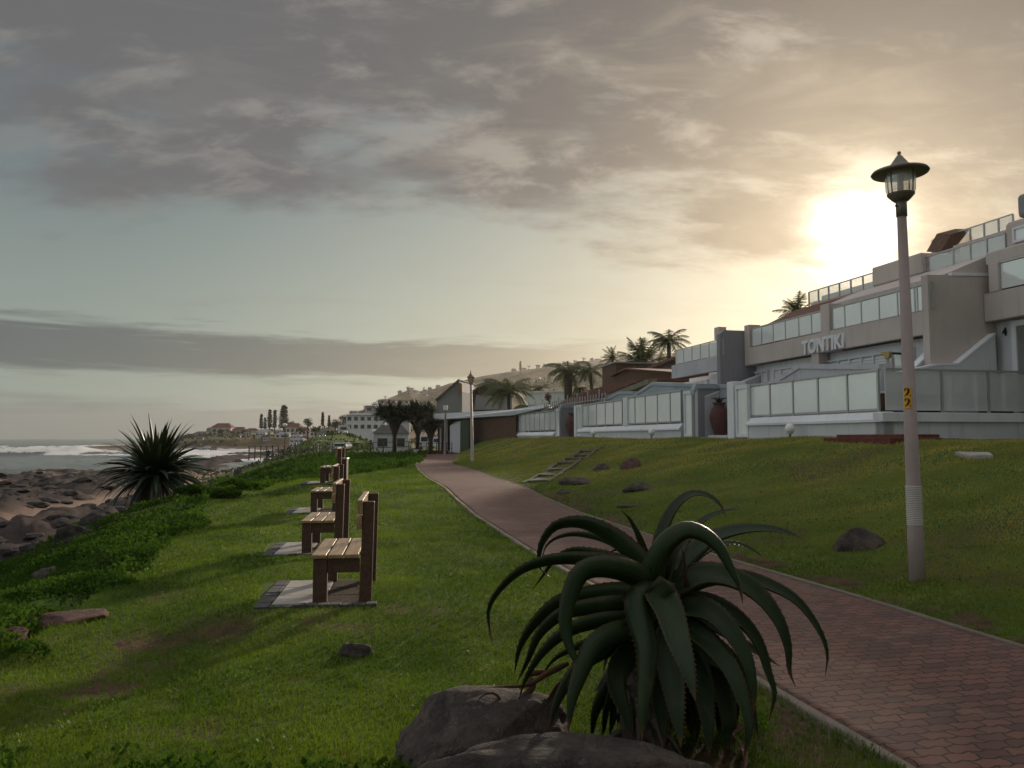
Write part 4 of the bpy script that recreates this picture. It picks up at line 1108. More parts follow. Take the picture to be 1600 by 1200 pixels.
def wall_s(s0, s1, u, h, label, z0=-.4, th=.3, ledge=True, name="terrace_wall"):
    r = wroot(name, W((s0 + s1) / 2, u, z0), label, "wall"); h = h * KF
    s0, s1 = sorted((s0, s1))
    MB().sbox(s0, s1, u - .02, u + th, z0, h - .28).build("wall_face", offwhite, r)
    # sloping ledge
    MB().uzprism([(u - .10, h - .277), (u + th, h - .277), (u + th, h), (u + .06, h), (u - .10, h - .20)], s0, s1).build("coping", white, r, bevel=.01)
    return r
UF = 14.2; KF = UF / 14.86
def S_(px, u=UF): return pu(px, 640, u)[0]
sC = S_(1376)                       # corner of the near terrace
wall_s(S_(1168), sC - .12, UF, .72, "long off-white low wall with sloping coping under the nearest glass fence")
fence_run([1372, 1324, 1278, 1239, 1203, 1172], 1.90, .73, UF + .1, "milky glass fence of five wide panes on the nearest terrace wall")
# the return of the near terrace, running inland
r = wroot("terrace_wall", W(sC, 18, -.4), "off-white low wall facing the camera, right of the nearest terrace corner", "wall")
MB().sbox(sC - .12, sC + .2, UF - .02, 26, -.4, .42).build("wall_face", offwhite, r)
MB().sbox(sC - .20, sC + .2, UF - .10, 26, .423, .67).build("coping", white, r, bevel=.01)
fence_u([UF + .1, UF + 1.9, UF + 3.4, UF + 5.0, UF + 7, UF + 9], sC, 1.90, .73, "clear glass fence turned towards the camera, right of the nearest terrace corner")
# gate frames, recess and urn
def pillar(px0, px1, u, h, label, m=white, name="gate_pillar", d=.5, z0=-.4):
    s1, s0 = pu(px0, 640, u)[0], pu(px1, 640, u)[0]
    h = h * KF; z0 = z0 * KF if z0 > 0 else z0
    r = wroot(name, W((s0 + s1) / 2, u, z0), label, "pillar")
    MB().szprism([(s0, z0), (s1, z0), (s1, h), (s0, h)], u, u + d).build("shaft", m, r, bevel=.02)
    return r
def gate_frame(px0, px1, u, top, bot, label):
    """a fixed narrow light: frame with one milky pane"""
    s1, s0 = pu(px0, 640, u)[0], pu(px1, 640, u)[0]
    top, bot = top * KF, bot * KF
    r = wroot("side_light", W((s0 + s1) / 2, u, bot), label, "side light")
    f = .09
    b = MB(); b.sbox(s0, s0 + f, u, u + .12, bot, top); b.sbox(s1 - f, s1, u, u + .12, bot, top)
    b.sbox(s0 + f + .001, s1 - f - .001, u, u + .12, top - .14, top); b.sbox(s0 + f + .001, s1 - f - .001, u, u + .12, bot, bot + .12)
    b.build("frame", white, r)
    MB().sbox(s0 + f, s1 - f, u + .05, u + .07, bot + .12, top - .14).build("glass_pane", glass_milk, r)
    return r
gate_frame(1149, 1168, UF - .05, 1.95, .02, "white framed narrow side light left of the nearest glass fence")
pillar(1136, 1146, UF - .1, 2.12, "white gate pillar right of the red urn recess")
sR = S_(1087)
def recess(pxl, pxr, h, label, urnlab, urnx, plant=True, urn_h=1.35):
    s1 = S_(pxl) + 0.02; s0 = S_(pxr); h = h * KF
    r = wroot("recess_wall", W(s1, UF + 1.2, -.4), label, "wall")
    MB().uzprism([(UF - .05, -.4), (UF + 2.4, -.4), (UF + 2.4, h + .25), (UF + .12, h + .25), (UF - .05, h)], s1, s1 + .25).build("wall_face", darkgrey, r)
    MB().uzprism([(UF - .08, h + .01), (UF + .12, h + .26), (UF + 2.4, h + .26), (UF + 2.4, h + .45), (UF + .05, h + .45), (UF - .08, h + .2)], s1 - .03, s1 + .28).build("coping", bluegrey, r)
    MB().sbox(s0 + .3, s1 - .002, UF + .0, UF + 3, -.4, .02).build("step", greywall, r)
    pr = ps(urnx, 660, s1 - .6)
    c = W(s1 - .6, pr[0], .03)
    o = empty("urn", c, 0, urnlab, "urn"); k = urn_h / 1.35
    MB().lathe([(0, 0), (.2 * k, 0), (.21 * k, .05 * k), (.27 * k, .3 * k), (.36 * k, .65 * k), (.37 * k, .85 * k), (.30 * k, 1.08 * k), (.2 * k, 1.2 * k), (.21 * k, 1.3 * k), (.27 * k, 1.35 * k), (.22 * k, 1.34 * k), (.0, 1.2 * k)], n=24).build("vase", terracotta, o, smooth=True)
    if plant:
        b = MB(); rg2 = random.Random(3)
        for q in range(16):
            an = rg2.uniform(0, 6.28); l = rg2.uniform(.22, .42); d = Vector((math.cos(an), math.sin(an), 0))
            b.tube([Vector((0, 0, 1.25 * k)), Vector((0, 0, 1.4 * k)) + d * l * .5 + Vector((0, 0, l * .35)), Vector((0, 0, 1.4 * k)) + d * l + Vector((0, 0, l * .3))], [.03, .02, .004], 5)
        b.build("plant", spikeleaf, o)
recess(1087, 1140, 1.78, "dark violet grey wall of the recess behind the red urn", "tall dark red urn with a spiky plant by the gate", 1124)
gate_frame(1068, 1086, UF - .02, 2.0, .05, "white framed narrow side light left of the red urn recess")
wall_s(S_(903), S_(1064), UF, .62, "off-white low wall under the middle glass fence")
fence_run([1064, 1047, 1027, 1008, 992, 979], 2.06, .66, UF + .1, "milky glass fence right half of the middle terrace, by the urn recess")
pillar(973, 979.5, UF, 2.06, "slim white post dividing the two middle glass fences", z0=.62, d=.25)
fence_run([972, 958.5, 945.5, 932, 919, 908], 1.98, .66, UF + .1, "milky glass fence left half of the middle terrace")
gate_frame(900, 907.5, UF - .05, 2.0, .1, "white framed side light at the far end of the middle glass fence")
pillar(896.5, 899.5, UF - .1, 1.98, "slim white pillar right of the far recess")
recess(876.5, 896, 1.72, "grey violet wall of the far recess between two glass fences", "dark urn half hidden in the far recess", 894.5, plant=False, urn_h=1.5)
gate_frame(868, 875.5, UF - .02, 1.95, .1, "white framed side light by the far recess")
wall_s(S_(803), S_(866), UF, .42, "rounded low white wall under the farthest glass fence", z0=-.5)
fence_run([867.5, 859.5, 851, 843, 835, 828, 821, 814, 808], 1.85, .48, UF + .1, "far glass fence of eight narrow panes beside the brown brick wall")
# oval garden lamps in front of the walls
p0 = None
for (px, yt, yb, lb) in ((1234, 661, 690, "oval white garden lamp in front of the nearest low wall"), (1018, 669, 684, "oval white garden lamp in front of the middle low wall, near the urn recess"),
                         (927, 672, 683, "oval white garden lamp at the far end of the middle low wall")):
    s, z = pu(px, yt, UF - .45); c = W(s, UF - .45); c.z = tz(c.x, c.y)
    o = empty("garden_lamp", c, 0, lb, "garden lamp", "oval garden lamps along the terrace walls"); h = max(z - c.z, .4)
    MB().tube([(0, 0, -.1), (0, 0, h * .32)], .03, 8).build("stalk", darkmetal, o)
    MB().lathe([(0, h * .25), (.07, h * .30), (.135, h * .48), (.15, h * .64), (.125, h * .82), (.07, h * .95), (0, h)], n=20).build("lamp_globe", globe, o, smooth=True)

# red brick box and sunken slab in the slope
pa = pu(1303, 700, 12.6)[0]
r = wroot("brick_planter", W(pa - 1.2, 12.8, -.3), "low red brick box set into the top of the slope, before the nearest terrace wall", "brick box")
MB().sbox(pa, pa - 2.5, 12.3, 13.7, -.9, .0).build("brick_body", redbrick, r, bevel=.01)
MB().sbox(pa - .05, pa - 2.4, 12.65, 13.7, .002, .08).build("lid", redbrick, r, bevel=.01)
c = ghit(1520, 714)
r = wroot("stone_slab", c, "pinkish flat stone slab lying in the grass right of the tall lamp", "slab"); r.rotation_euler = (0, 0, 0)
n_ = 0
q = [ghit(1492, 712), ghit(1545, 712), ghit(1552, 716.5), ghit(1512, 717.5)]
MB().prism([v + Vector((0, 0, -.1)) for v in q], [v + Vector((0, 0, .06)) for v in q]).build("slab", slabm, r)

stonem = mat("step_stone", (0.12, 0.105, 0.09), .9, .4, 3, .5)
# steps up the slope
P0, P1 = ghit(838, 754), ghit(925, 701)
r = wroot("garden_steps", P0, "narrow stone steps with log risers climbing the grass slope", "steps")
dv = (P1 - P0); dh = Vector((dv.x, dv.y, 0)); nrm = Vector((-dh.y, dh.x, 0)).normalized()
NST = 7; wd = .28; rgt = random.Random(2)
for k in range(NST):
    a_ = P0.lerp(P1, k / NST); c_ = P0.lerp(P1, (k + 1) / NST)
    za = max(tz(a_.x, a_.y), tz(c_.x, c_.y) - .25) + .07
    q = [a_ - nrm * wd, c_ - nrm * wd, c_ + nrm * wd, a_ + nrm * wd]
    q = [Vector((v.x + rgt.uniform(-.05, .05), v.y + rgt.uniform(-.08, .08), za - .5)) for v in q]
    MB().prism(q, [Vector((v.x, v.y, za + rgt.uniform(-.03, .02))) for v in q]).build("tread", stonem, r, bevel=.015)
for sg in (-1, 1):
    b = MB(); aa = P0 + nrm * sg * (wd + .07); cc = P1 + nrm * sg * (wd + .07)
    n_ = 26; L1 = [aa.lerp(cc, i / n_) for i in range(n_ + 1)]
    w2 = nrm * .055; vs = []
    for v in L1:
        v = v + nrm * rgt.uniform(-.035, .035); zz_ = tz(v.x, v.y) + .06 + rgt.uniform(-.035, .02); vs += [Vector((v.x, v.y, zz_ - .5)) - w2, Vector((v.x, v.y, zz_)) - w2, Vector((v.x, v.y, zz_)) + w2, Vector((v.x, v.y, zz_ - .5)) + w2]
    fs = [(0, 1, 2, 3), (4 * n_ + 3, 4 * n_ + 2, 4 * n_ + 1, 4 * n_)]
    for i in range(n_):
        for k in range(3): fs.append((4 * i + k, 4 * i + 4 + k, 4 * i + 5 + k, 4 * i + 1 + k))
    b.poly(vs, fs).build("side_kerb", stonem, r)

# ------------------------------------------------------------------ the terraced apartment building
def wbox(root, name, m, s0, s1, u0, u1, z0, z1, bevel=0):
    return MB().sbox(s0, s1, u0, u1, z0, z1).build(name, m, root, bevel=bevel)
def window_unit(root, s0, s1, u, z0, z1, panes, m_pane, name="window", f=.07, shut=False):
    """white framed window: frame mesh with panes as its sub-parts"""
    s0, s1 = sorted((s0, s1)); b = MB()
    b.sbox(s0, s1, u - .04, u + .06, z1 - f, z1); b.sbox(s0, s1, u - .04, u + .06, z0, z0 + f)
    wp = (s1 - s0 - f) / panes
    for k in range(panes + 1): b.sbox(s0 + k * wp, s0 + k * wp + f, u - .038, u + .058, z0 + f + .001, z1 - f - .001)
    fr = b.build(name, white, root)
    for k in range(panes):
        pb = MB(); sa_, sb_ = s0 + k * wp + f + .002, s0 + (k + 1) * wp - .002
        if shut:
            nz_ = max(int((z1 - z0 - 2 * f) / .09), 1)
            for j in range(nz_):
                zz_ = z0 + f + .004 + j * .09
                pb.uzprism([(u + .0, zz_), (u + .03, zz_ + .08), (u + .02, zz_ + .086), (u - .01, zz_ + .006)], sa_, sb_)
        else: pb.sbox(sa_, sb_, u, u + .012, z0 + f + .002, z1 - f - .002)
        sub(fr, pb, "shutter" if shut else "pane", m_pane)
    return fr
u2 = 16.66; sL2 = 29.9; sR2 = 19.55
bld = wroot("apartment_building", W(25, 20, -.1), "large grey terraced apartment block with stepped floors and raised lettering on its balcony band", "building")
zf = 2.97
wbox(bld, "ground_wall", white, sR2, sL2, u2 + .5, u2 + 3.0, -.1, zf)
wbox(bld, "upper_wall", beige, sR2, sL2, u2 + 1.6, u2 + 9, zf + .003, 4.7)
wbox(bld, "balcony_band", beige, sR2 + .145, sL2 - .0, u2, u2 + .22, zf, 3.66, .01)
wbox(bld, "balcony_floor", beige, sR2 + .145, sL2, u2 + .223, u2 + 1.597, zf + .1, zf + .25)
# balustrade glass panes between thin posts
def balus(px_list, u, z0, z1, glassm, name="balustrade"):
    ss = [pu(px, 500, u)[0] for px in px_list]; b = MB()
    for s in ss: b.sbox(s - .025, s + .025, u + .06, u + .11, z0, z1)
    b.sbox(min(ss), max(ss), u + .055, u + .115, z1 + .001, z1 + .04)
    fr = b.build(name, alu, bld)
    for a_, c_ in zip(ss[:-1], ss[1:]):
        a_, c_ = sorted((a_, c_)); sub(fr, MB().sbox(a_ + .03, c_ - .03, u + .075, u + .09, z0 + .02, z1 - .02), "glass_pane", glassm)
balus([1172, 1187, 1205, 1224, 1245, 1265, 1281], u2, 3.70, 4.42, glass_milk)
balus([1298, 1317, 1343, 1371, 1400, 1427, 1431, 1456], u2, 3.68, 4.42, glass_milk)
for (pa_, pb_) in ((1163, 1170.5), (1282.5, 1296)):
    sa_, sb_ = pu(pa_, 500, u2)[0], pu(pb_, 500, u2)[0]; wbox(bld, "balcony_pier", beige, sa_, sb_, u2 - .02, u2 + .5, zf - .01, 4.62, .02)
# sloping roof behind the first-floor balcony and top floor
sA, sB = sR2, sL2
MB().uzprism([(u2 + .9, 4.62), (u2 + 2.6, 5.42), (u2 + 9, 5.42), (u2 + 9, 4.72), (u2 + 1.59, 4.702)], pu(1258, 480, u2)[0], sL2 + .3).build("roof", rooftile, bld)
MB().uzprism([(u2 + .62, 4.72), (u2 + 2.3, 5.40), (u2 + 9, 5.40), (u2 + 9, 4.702), (u2 + .62, 4.60)], sR2, pu(1258, 480, u2)[0] - .01).build("roof", beige, bld)
ut = 19.0
balus([1262, 1277, 1293, 1310, 1328, 1347, 1365], ut, 5.42, 5.93, glass_clear, "terrace_railing")
balus([1446, 1490, 1517, 1543, 1572], ut, 5.42, 5.93, glass_clear, "terrace_railing")
sa_, sb_ = pu(1365.5, 420, ut)[0], pu(1444, 420, ut)[0]
wbox(bld, "stair_tower", beige, sb_, sa_, ut - .1, ut + 2.5, 5.401, 6.10, .06)
wbox(bld, "top_storey", beige, 15, sb_ - .02, ut + 1.4, ut + 7, 5.401, 6.45)
wbox(bld, "terrace_parapet", beige, pu(1300, 460, ut + 1)[0], sa_ + .0, ut + .5, ut + .8, 5.401, 5.78, .03)
wbox(bld, "terrace_parapet", beige, pu(1283, 470, ut + 1)[0], pu(1301, 460, ut + 1)[0] - .01, ut + .5, ut + .8, 5.401, 5.62, .03)
ut2 = 21.0
balus([1458, 1477, 1497, 1518, 1540, 1563, 1586], ut2, 6.46, 7.08, glass_clear, "roof_railing")
wbox(bld, "roof_slab", beige, 15, 24.7, ut2 - .3, ut2 + 4, 6.452, 6.55, .01)
b = MB()
q0, q1, q2_, q3 = at(1469, 395, 27), at(1485, 396, 27), at(1516, 358, 27), at(1486, 366, 27)
tilt = wroot("tilted_panel", q0, "dark tilted panel leaning up behind the highest roof railing", "panel")
th_ = Vector((.0, .9, .25))
MB().prism([q0, q1, q2_, q3], [q0 + th_, q1 + th_, q2_ + th_, q3 + th_]).build("panel_face", timber, tilt)
MB().tube([q0 + Vector((0.1, .45, 0)), q0 + Vector((0.15, .45, -.5))], .04, 6).build("leg", darkmetal, tilt)
# ground floor openings
window_unit(bld, pu(1176, 590, u2 + .5)[0], pu(1202, 590, u2 + .5)[0], u2 + .44, .1, 2.72, 3, globe, shut=True)
window_unit(bld, pu(1211, 590, u2 + .5)[0], pu(1262, 590, u2 + .5)[0], u2 + .44, .1, 2.72, 4, globe, shut=True)
window_unit(bld, pu(1296, 590, u2 + .5)[0], pu(1390, 590, u2 + .5)[0], u2 + .44, .1, 2.72, 5, globe, shut=True)
window_unit(bld, pu(1397, 590, u2 + .5)[0], pu(1432, 590, u2 + .5)[0], u2 + .44, .1, 2.72, 2, glass_milk)
wbox(bld, "pier", beige, pu(1279, 570, u2 + .3)[0], pu(1290, 570, u2 + .3)[0], u2 + .03, u2 + .4, -.1, zf - .003)
# raised letters on the balcony band
def wall_text(txt, pxc, pyc, u, size, name, m, parent, ext=.03, bold=0.0, sx=1.0):
    s, z = pu(pxc, pyc, u); c = W(s, u, z) - parent.location
    Mx = Matrix(((-DV.x, 0, -NV.x, c.x), (-DV.y, 0, -NV.y, c.y), (0, 1, 0, c.z), (0, 0, 0, 1))) @ Matrix.Diagonal((sx, 1, 1, 1))
    return text_mesh(txt, size, ext, m, name, parent, Mx, bold)
wall_text("TONTIKI", 1285.5, 539, u2 - .035, .66, "lettering", white, bld, .035, .022, .93)
wall_text("2", 1169.5, 583, u2 + .48, .42, "unit_number", greywall, bld, .012, .006)
wall_text("3", 1452, 541, u2 + .48, .34, "unit_number", mat("ochre_paint", (.35, .22, .12), .7), bld, .012, .006)
# lantern on the ground floor pier
s, z = pu(1388, 553, u2 + .0); c = W(s, u2 - .0, z)
r = wroot("wall_lantern", c, "yellowish leaf-shaped wall lantern above the nearest terrace rail", "lantern")
MB().prism([W(s + .28, u2 - .10, z + .08), W(s - .18, u2 - .10, z + .06), W(s - .14, u2 - .10, z - .13), W(s + .02, u2 - .10, z - .15)],
           [W(s + .28, u2 + .02, z + .08), W(s - .18, u2 + .02, z + .06), W(s - .14, u2 + .02, z - .13), W(s + .02, u2 + .02, z - .15)]).build("lamp_shade", mat("amber_shade", (.42, .33, .12), .5), r, bevel=.02)
MB().sbox(s - .2, s - .12, u2 + .021, u2 + .47, z - .03, z + .03).build("bracket", darkmetal, r)
MB().sbox(s - .22, s - .12, u2 - .06, u2 + .04, -.1, z - .14).build("lantern_post", beige, r)

# end walls (blades) between the stepped units
bl = wroot("party_wall", W(sL2, 16.5, -.1), "dark grey projecting party wall between the first and second unit", "wall")
MB().uzprism([(15.55, -.1), (u2 + 3, -.1), (u2 + 3, 4.42), (15.75, 4.42), (15.55, 4.25)], sL2 + .02, sL2 + .3).build("wall_face", darkgrey, bl)
bl = wroot("party_wall", W(sR2, 17.5, -.1), "tall brownish grey party wall facing the camera, right of the street lamp's pole", "wall")
MB().uzprism([(u2 - .05, -.1), (u2 + 4, -.1), (u2 + 4, 4.72), (u2 - .05, 4.66)], sR2 - .12, sR2 + .14).build("wall_face", beige, bl)
MB().uzprism([(u2 + .75, 4.67), (u2 + 3.5, 4.73), (u2 + 3.5, 4.83), (u2 + .75, 4.76)], sR2 - .14, sR2 + .14).build("coping", white, bl)
# unit one, beyond
u1 = 15.6
un = wroot("apartment_wing", W(33, 17, -.1), "far grey apartment wing with a glass balcony left of the dark party wall", "building")
s1a, s1b = sL2 + .32, pu(1049, 560, u1)[0]
bldsave = bld; bld = un
wbox(un, "balcony_band", greywall, s1a, s1b, u1, u1 + .2, 2.77, 3.38, .01)
wbox(un, "ground_wall", white, s1a, s1b - .2, u1 + .8, u1 + 4, -.1, 2.765)
wbox(un, "upper_wall", greywall, s1a, s1b - .2, u1 + 1.8, u1 + 6, 2.77, 4.2)
balus([1053, 1065, 1078, 1091, 1104.5, 1119, 1126], u1, 3.40, 4.03, glass_milk)
window_unit(un, pu(1066, 590, u1 + .8)[0], pu(1108, 590, u1 + .8)[0], u1 + .74, .1, 2.6, 5, glass_milk)
MB().uzprism([(u1 + 1.2, 4.15), (u1 + 3.2, 4.95), (u1 + 6, 4.95), (u1 + 6, 4.202), (u1 + 1.2, 4.202)], s1a, pu(1095, 530, u1 + 1.2)[0]).build("roof", rooftile, un)
wbox(un, "chimney", beige, pu(1116, 525, u1 + 2.4)[0], pu(1123, 525, u1 + 2.4)[0], u1 + 2.4, u1 + 2.8, 4.7, 5.28)
# unit three, at the right edge
u3 = 18.47
tr = wroot("apartment_wing", W(16, 20, -.1), "apartment wing at the right edge with tall white framed glass door", "building")
bld = tr
sE = sR2 - .14
wbox(tr, "balcony_band", beige, 9, sE, u3, u3 + .25, 3.35, 4.16, .01)
wbox(tr, "ground_wall", offwhite, pu(1585, 560, u3 + .4)[0], sE, u3 + .4, u3 + 4, -.1, 3.345)
wbox(tr, "upper_wall", beige, 9, sE - .02, u3 + 1.6, u3 + 7, 3.35, 5.38)
wbox(tr, "balcony_pier", beige, pu(1546, 450, u3)[0], pu(1561, 450, u3)[0], u3 - .02, u3 + .5, 4.163, 5.0, .02)
balus([1562, 1612, 1660], u3, 4.20, 4.96, glass_milk)
wbox(tr, "upper_parapet", beige, 9, pu(1570, 380, u3 + .6)[0], u3 + .6, u3 + 1.5, 5.381, 6.25, .12)
wbox(tr, "chimney", darkgrey, pu(1584, 340, ut)[0] - 1.6, pu(1584, 340, ut)[0], ut + .1, ut + 1.2, 6.251, 6.95, .12)
wbox(tr, "upper_band", beige, 9, sE, u3 + .1, u3 + .6, 5.0, 5.38, .05)
window_unit(tr, pu(1586, 370, u3 + .6)[0], pu(1586, 370, u3 + .6)[0] - 1.5, u3 + .54, 5.55, 6.0, 1, glass_milk)
window_unit(tr, pu(1585, 560, u3 + .4)[0], pu(1585, 560, u3 + .4)[0] - 3.2, u3 + .36, .1, 3.3, 3, glass_clear, f=.16)
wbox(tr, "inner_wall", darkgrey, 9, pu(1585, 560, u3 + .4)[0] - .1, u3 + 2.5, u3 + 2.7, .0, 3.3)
b = MB()
for k in range(9):
    ss_ = pu(1585, 560, u3 + .4)[0] - .3 - k * .3; b.tube([W(ss_, u3 + .9, .05), W(ss_, u3 + .9, 3.2)], .09, 8)
b.build("curtain", mat("brown_curtain", (.16, .11, .07), .9, .4, 2, .2), tr)
wall_text("4", 1569.5, 519, u3 + .37, .32, "unit_number", black, tr, .012, .006)
bld = bldsave
# flared divider walls
def flare(pts, s0, s1, label, m=offwhite):
    r = wroot("divider_wall", W(s0, pts[0][0], -.1), label, "wall")
    MB().uzprism(pts, s0, s1).build("wall_face", m, r)
    top = [p_ for p_ in pts if p_[1] > 0.2]
    up_ = [(a_, z_ + .002) for a_, z_ in top]; dn = [(a_, z_ + .06) for a_, z_ in top]
    MB().uzprism(up_ + dn[::-1], s0 - .02, s1 + .02).build("coping", white, r)
flare([(15.3, -.1), (15.3, 1.75), (16.6, 2.02), (17.3, 2.05), (18.6, 2.95), (18.62, -.1)], sR2 - .36, sR2 - .14, "off-white divider wall flaring up to the right-hand wing")
flare([(15.4, -.1), (15.4, 1.2), (u2 + .4, 2.6), (u2 + .42, -.1)], sR2 + .15, sR2 + .4, "pale divider wall sloping down from the tall party wall", greywall)
flare([(UF + .4, -.1), (UF + .4, 1.6), (u2 + .4, 2.5), (u2 + .42, -.1)], sL2 - .45, sL2 - .15, "small sloping divider wall by unit two's far door", greywall)
def screen(poly_px, u, label, m, th=.35, band=.16):
    pts = [pu(a_, c_, u) for a_, c_ in poly_px]; r = wroot("terrace_screen", W(pts[0][0], u, -.1), label, "screen wall")
    full = pts + [(pts[-1][0], -.1), (pts[0][0], -.1)]
    MB().szprism(full, u, u + th).build("wall_face", m, r)
    MB().szprism([(a_, z_ + .003) for a_, z_ in pts] + [(a_, z_ + band) for a_, z_ in pts[::-1]], u - .05, u + th + .05).build("coping", bluegrey if m is bluegrey else greywall, r)
screen([(976, 631), (1020, 602), (1088, 605), (1144, 607)], 15.25, "blue grey terrace screen with a slanted end, behind the middle glass fence", bluegrey)
screen([(932, 634), (968, 616), (990, 616)], 15.6, "smaller blue grey screen behind the far end of the middle glass fence", bluegrey)
screen([(1200, 607), (1250, 576), (1300, 577), (1376, 577)], 15.3, "grey terrace screen with a slanted end behind the nearest glass fence", greywall)
# terrace floor and furniture behind the clear glass
r = wroot("terrace_floor", W(20, 17, -.1), "raised paved floor of the nearest terrace behind the low walls", "terrace floor")
MB().sbox(sC + .21, 29, UF + .31, u2 + .49, -.3, .10).build("floor", greywall, r)
def furn(px0, px1, u_, z0, z1, s0, d, m, name, label, cat):
    ua, ub = ps(px0, 620, s0)[0], ps(px1, 620, s0)[0]
    r = wroot(name, W(s0, (ua + ub) / 2, z0), label, cat)
    MB().sbox(s0, s0 + d, ua, ub, z0, z1 - .06).build("cabinet_body", m, r, bevel=.01); MB().sbox(s0 - .03, s0 + d, ua - .02, ub + .02, z1 - .058, z1).build("top", white, r, bevel=.01)
    return r
furn(1392, 1430, 0, -.1, 1.28, sC + .5, .6, timber, "cabinet", "brown cabinet under the pale shelf behind the street lamp", "cabinet")
furn(1432, 1470, 0, -.1, 1.25, sC + .5, .5, redbrick, "cabinet", "reddish cabinet behind the clear glass fence", "cabinet")
furn(1472, 1528, 0, -.1, 1.28, sC + .45, .5, offwhite, "cabinet", "pale cabinet behind the clear glass fence", "cabinet")
furn(1535, 1583, 0, -.1, 1.20, sC + .4, .5, timber, "cabinet", "brown wooden cabinet at the right behind the clear glass fence", "cabinet")
r = wroot("apartment_podium", W(22, 24, -1), "solid podium under the apartment floors", "building")
MB().sbox(8, 36, u2 + 3.1, 40, -1, 2.9).build("wall_face", greywall, r)
# ------------------------------------------------------------------ plants: palms, strap-leaved shrubs, pines, round trees
def palm_crown(nf, length, droop, seed, up=0.6, wind=(0, 0)):
    rg = np.random.default_rng(seed); V = []; Fq = []
    for k in range(nf):
        an = 2 * math.pi * (k * 0.381966) + rg.uniform(-.2, .2); el = up * (1 - (k / nf)) * 1.6 - .25 + rg.uniform(-.1, .1)
        L = length * rg.uniform(.8, 1.1); h = np.array([math.cos(an) + wind[0], math.sin(an) + wind[1], 0]); h /= np.linalg.norm(h)
        pts = []; p = np.zeros(3); e = el; n = 12
        for i in range(n + 1):
            pts.append(p.copy()); p = p + (h * math.cos(e) + np.array([0, 0, math.sin(e)])) * L / n; e -= droop * (1.0 + .8 * i / n) / n
        pts = np.array(pts); side = np.cross(h, [0, 0, 1])
        for i in range(n):     # midrib
            b = len(V); w_ = .03 * (1 - i / n) + .008
            V += [pts[i] - side * w_, pts[i] + side * w_, pts[i + 1] + side * w_, pts[i + 1] - side * w_]; Fq.append((b, b + 1, b + 2, b + 3))
        for i in range(1, n):
            for q in range(3):
                f = (i + q / 3) / n; c = pts[i] + (pts[i + 1] - pts[i]) * q / 3; t = (pts[i + 1] - pts[i]); t = t / np.linalg.norm(t)
                ll = L * .30 * math.sin(math.pi * min(f * .9 + .12, 1)) ** .7 * rg.uniform(.8, 1.15)
                for sg in (-1, 1):
                    d = side * sg * .8 + t * .55 + np.array([0, 0, -.55 + rg.uniform(-.2, .25)]); d /= np.linalg.norm(d)
                    wv = t * L * .014; b = len(V); V += [c - wv, c + wv, c + d * ll + wv * .2, c + d * ll - wv * .2]; Fq.append((b, b + 1, b + 2, b + 3))
    return np.array(V), np.array(Fq)
def palm(px, py, Yd, crown_px, label, seed=1, nf=15, trunks=1, lean=0.0, droop=1.5, up=.6, base=None, tr=.16, wind=(-.35, .1)):
    top = at(px, py, Yd); gx_ = tz(top.x, top.y) if base is None else base
    o = wroot("palm_tree", (top.x - lean, top.y, gx_), label, "palm tree", "palms behind the terrace houses")
    MB().tube([(top.x - lean, top.y, gx_ - .5), (top.x - lean * .7, top.y, gx_ + (top.z - gx_) * .5), (top.x, top.y, top.z)], [tr * 1.3, tr, tr * 1.1], 9).build("trunk", palmtrunk, o, smooth=True)
    L = crown_px / F_PX * Yd * 1.6
    V, Fq = palm_crown(nf + 3, L, droop * .8, seed, up * 1.3, wind)
    c = np_object("crown", V + np.array(top - o.location), Fq, palmleaf, o)
    return o
palm(795, 612, 76, 34, "bushy palm behind the wooden-fronted house, left of two overlapping ones", 1, 18, droop=1.3)
palm(822, 634, 72, 24, "low drooping palm overlapping the bushy one, in front of the white wall", 2, 12, droop=2.0, up=.3)
palm(843, 607, 105, 12, "small thin palm alone against the hillside, behind the white wall", 3, 10)
palm(888, 580, 80, 27, "thick-trunked palm left of the slender one, over the red roof's left end", 4, 17, tr=.42, droop=1.5)
palm(906, 606, 78, 15, "small drooping palm between the thick-trunked palm and its slender neighbour", 5, 7, droop=2.3, up=.3, tr=.12)
palm(922, 580, 78, 24, "slender palm leaning by the brown timber house", 6, 14, lean=-.4, droop=1.5)
palm(957, 561, 90, 15, "small upright palm top above the brown timber house", 7, 12, up=.9, droop=.9)
palm(1004, 572, 68, 34, "broad fan-like palm with upright fronds behind the brown houses", 8, 20, up=1.0, droop=.9)
palm(1045, 535, 66, 28, "tall windblown palm left of the far glass balcony", 9, 17, droop=1.3, up=.7)
palm(1246, 492, 42, 26, "palm top showing over the roof left of the highest glass railing", 10, 13, up=.9, droop=1.0)

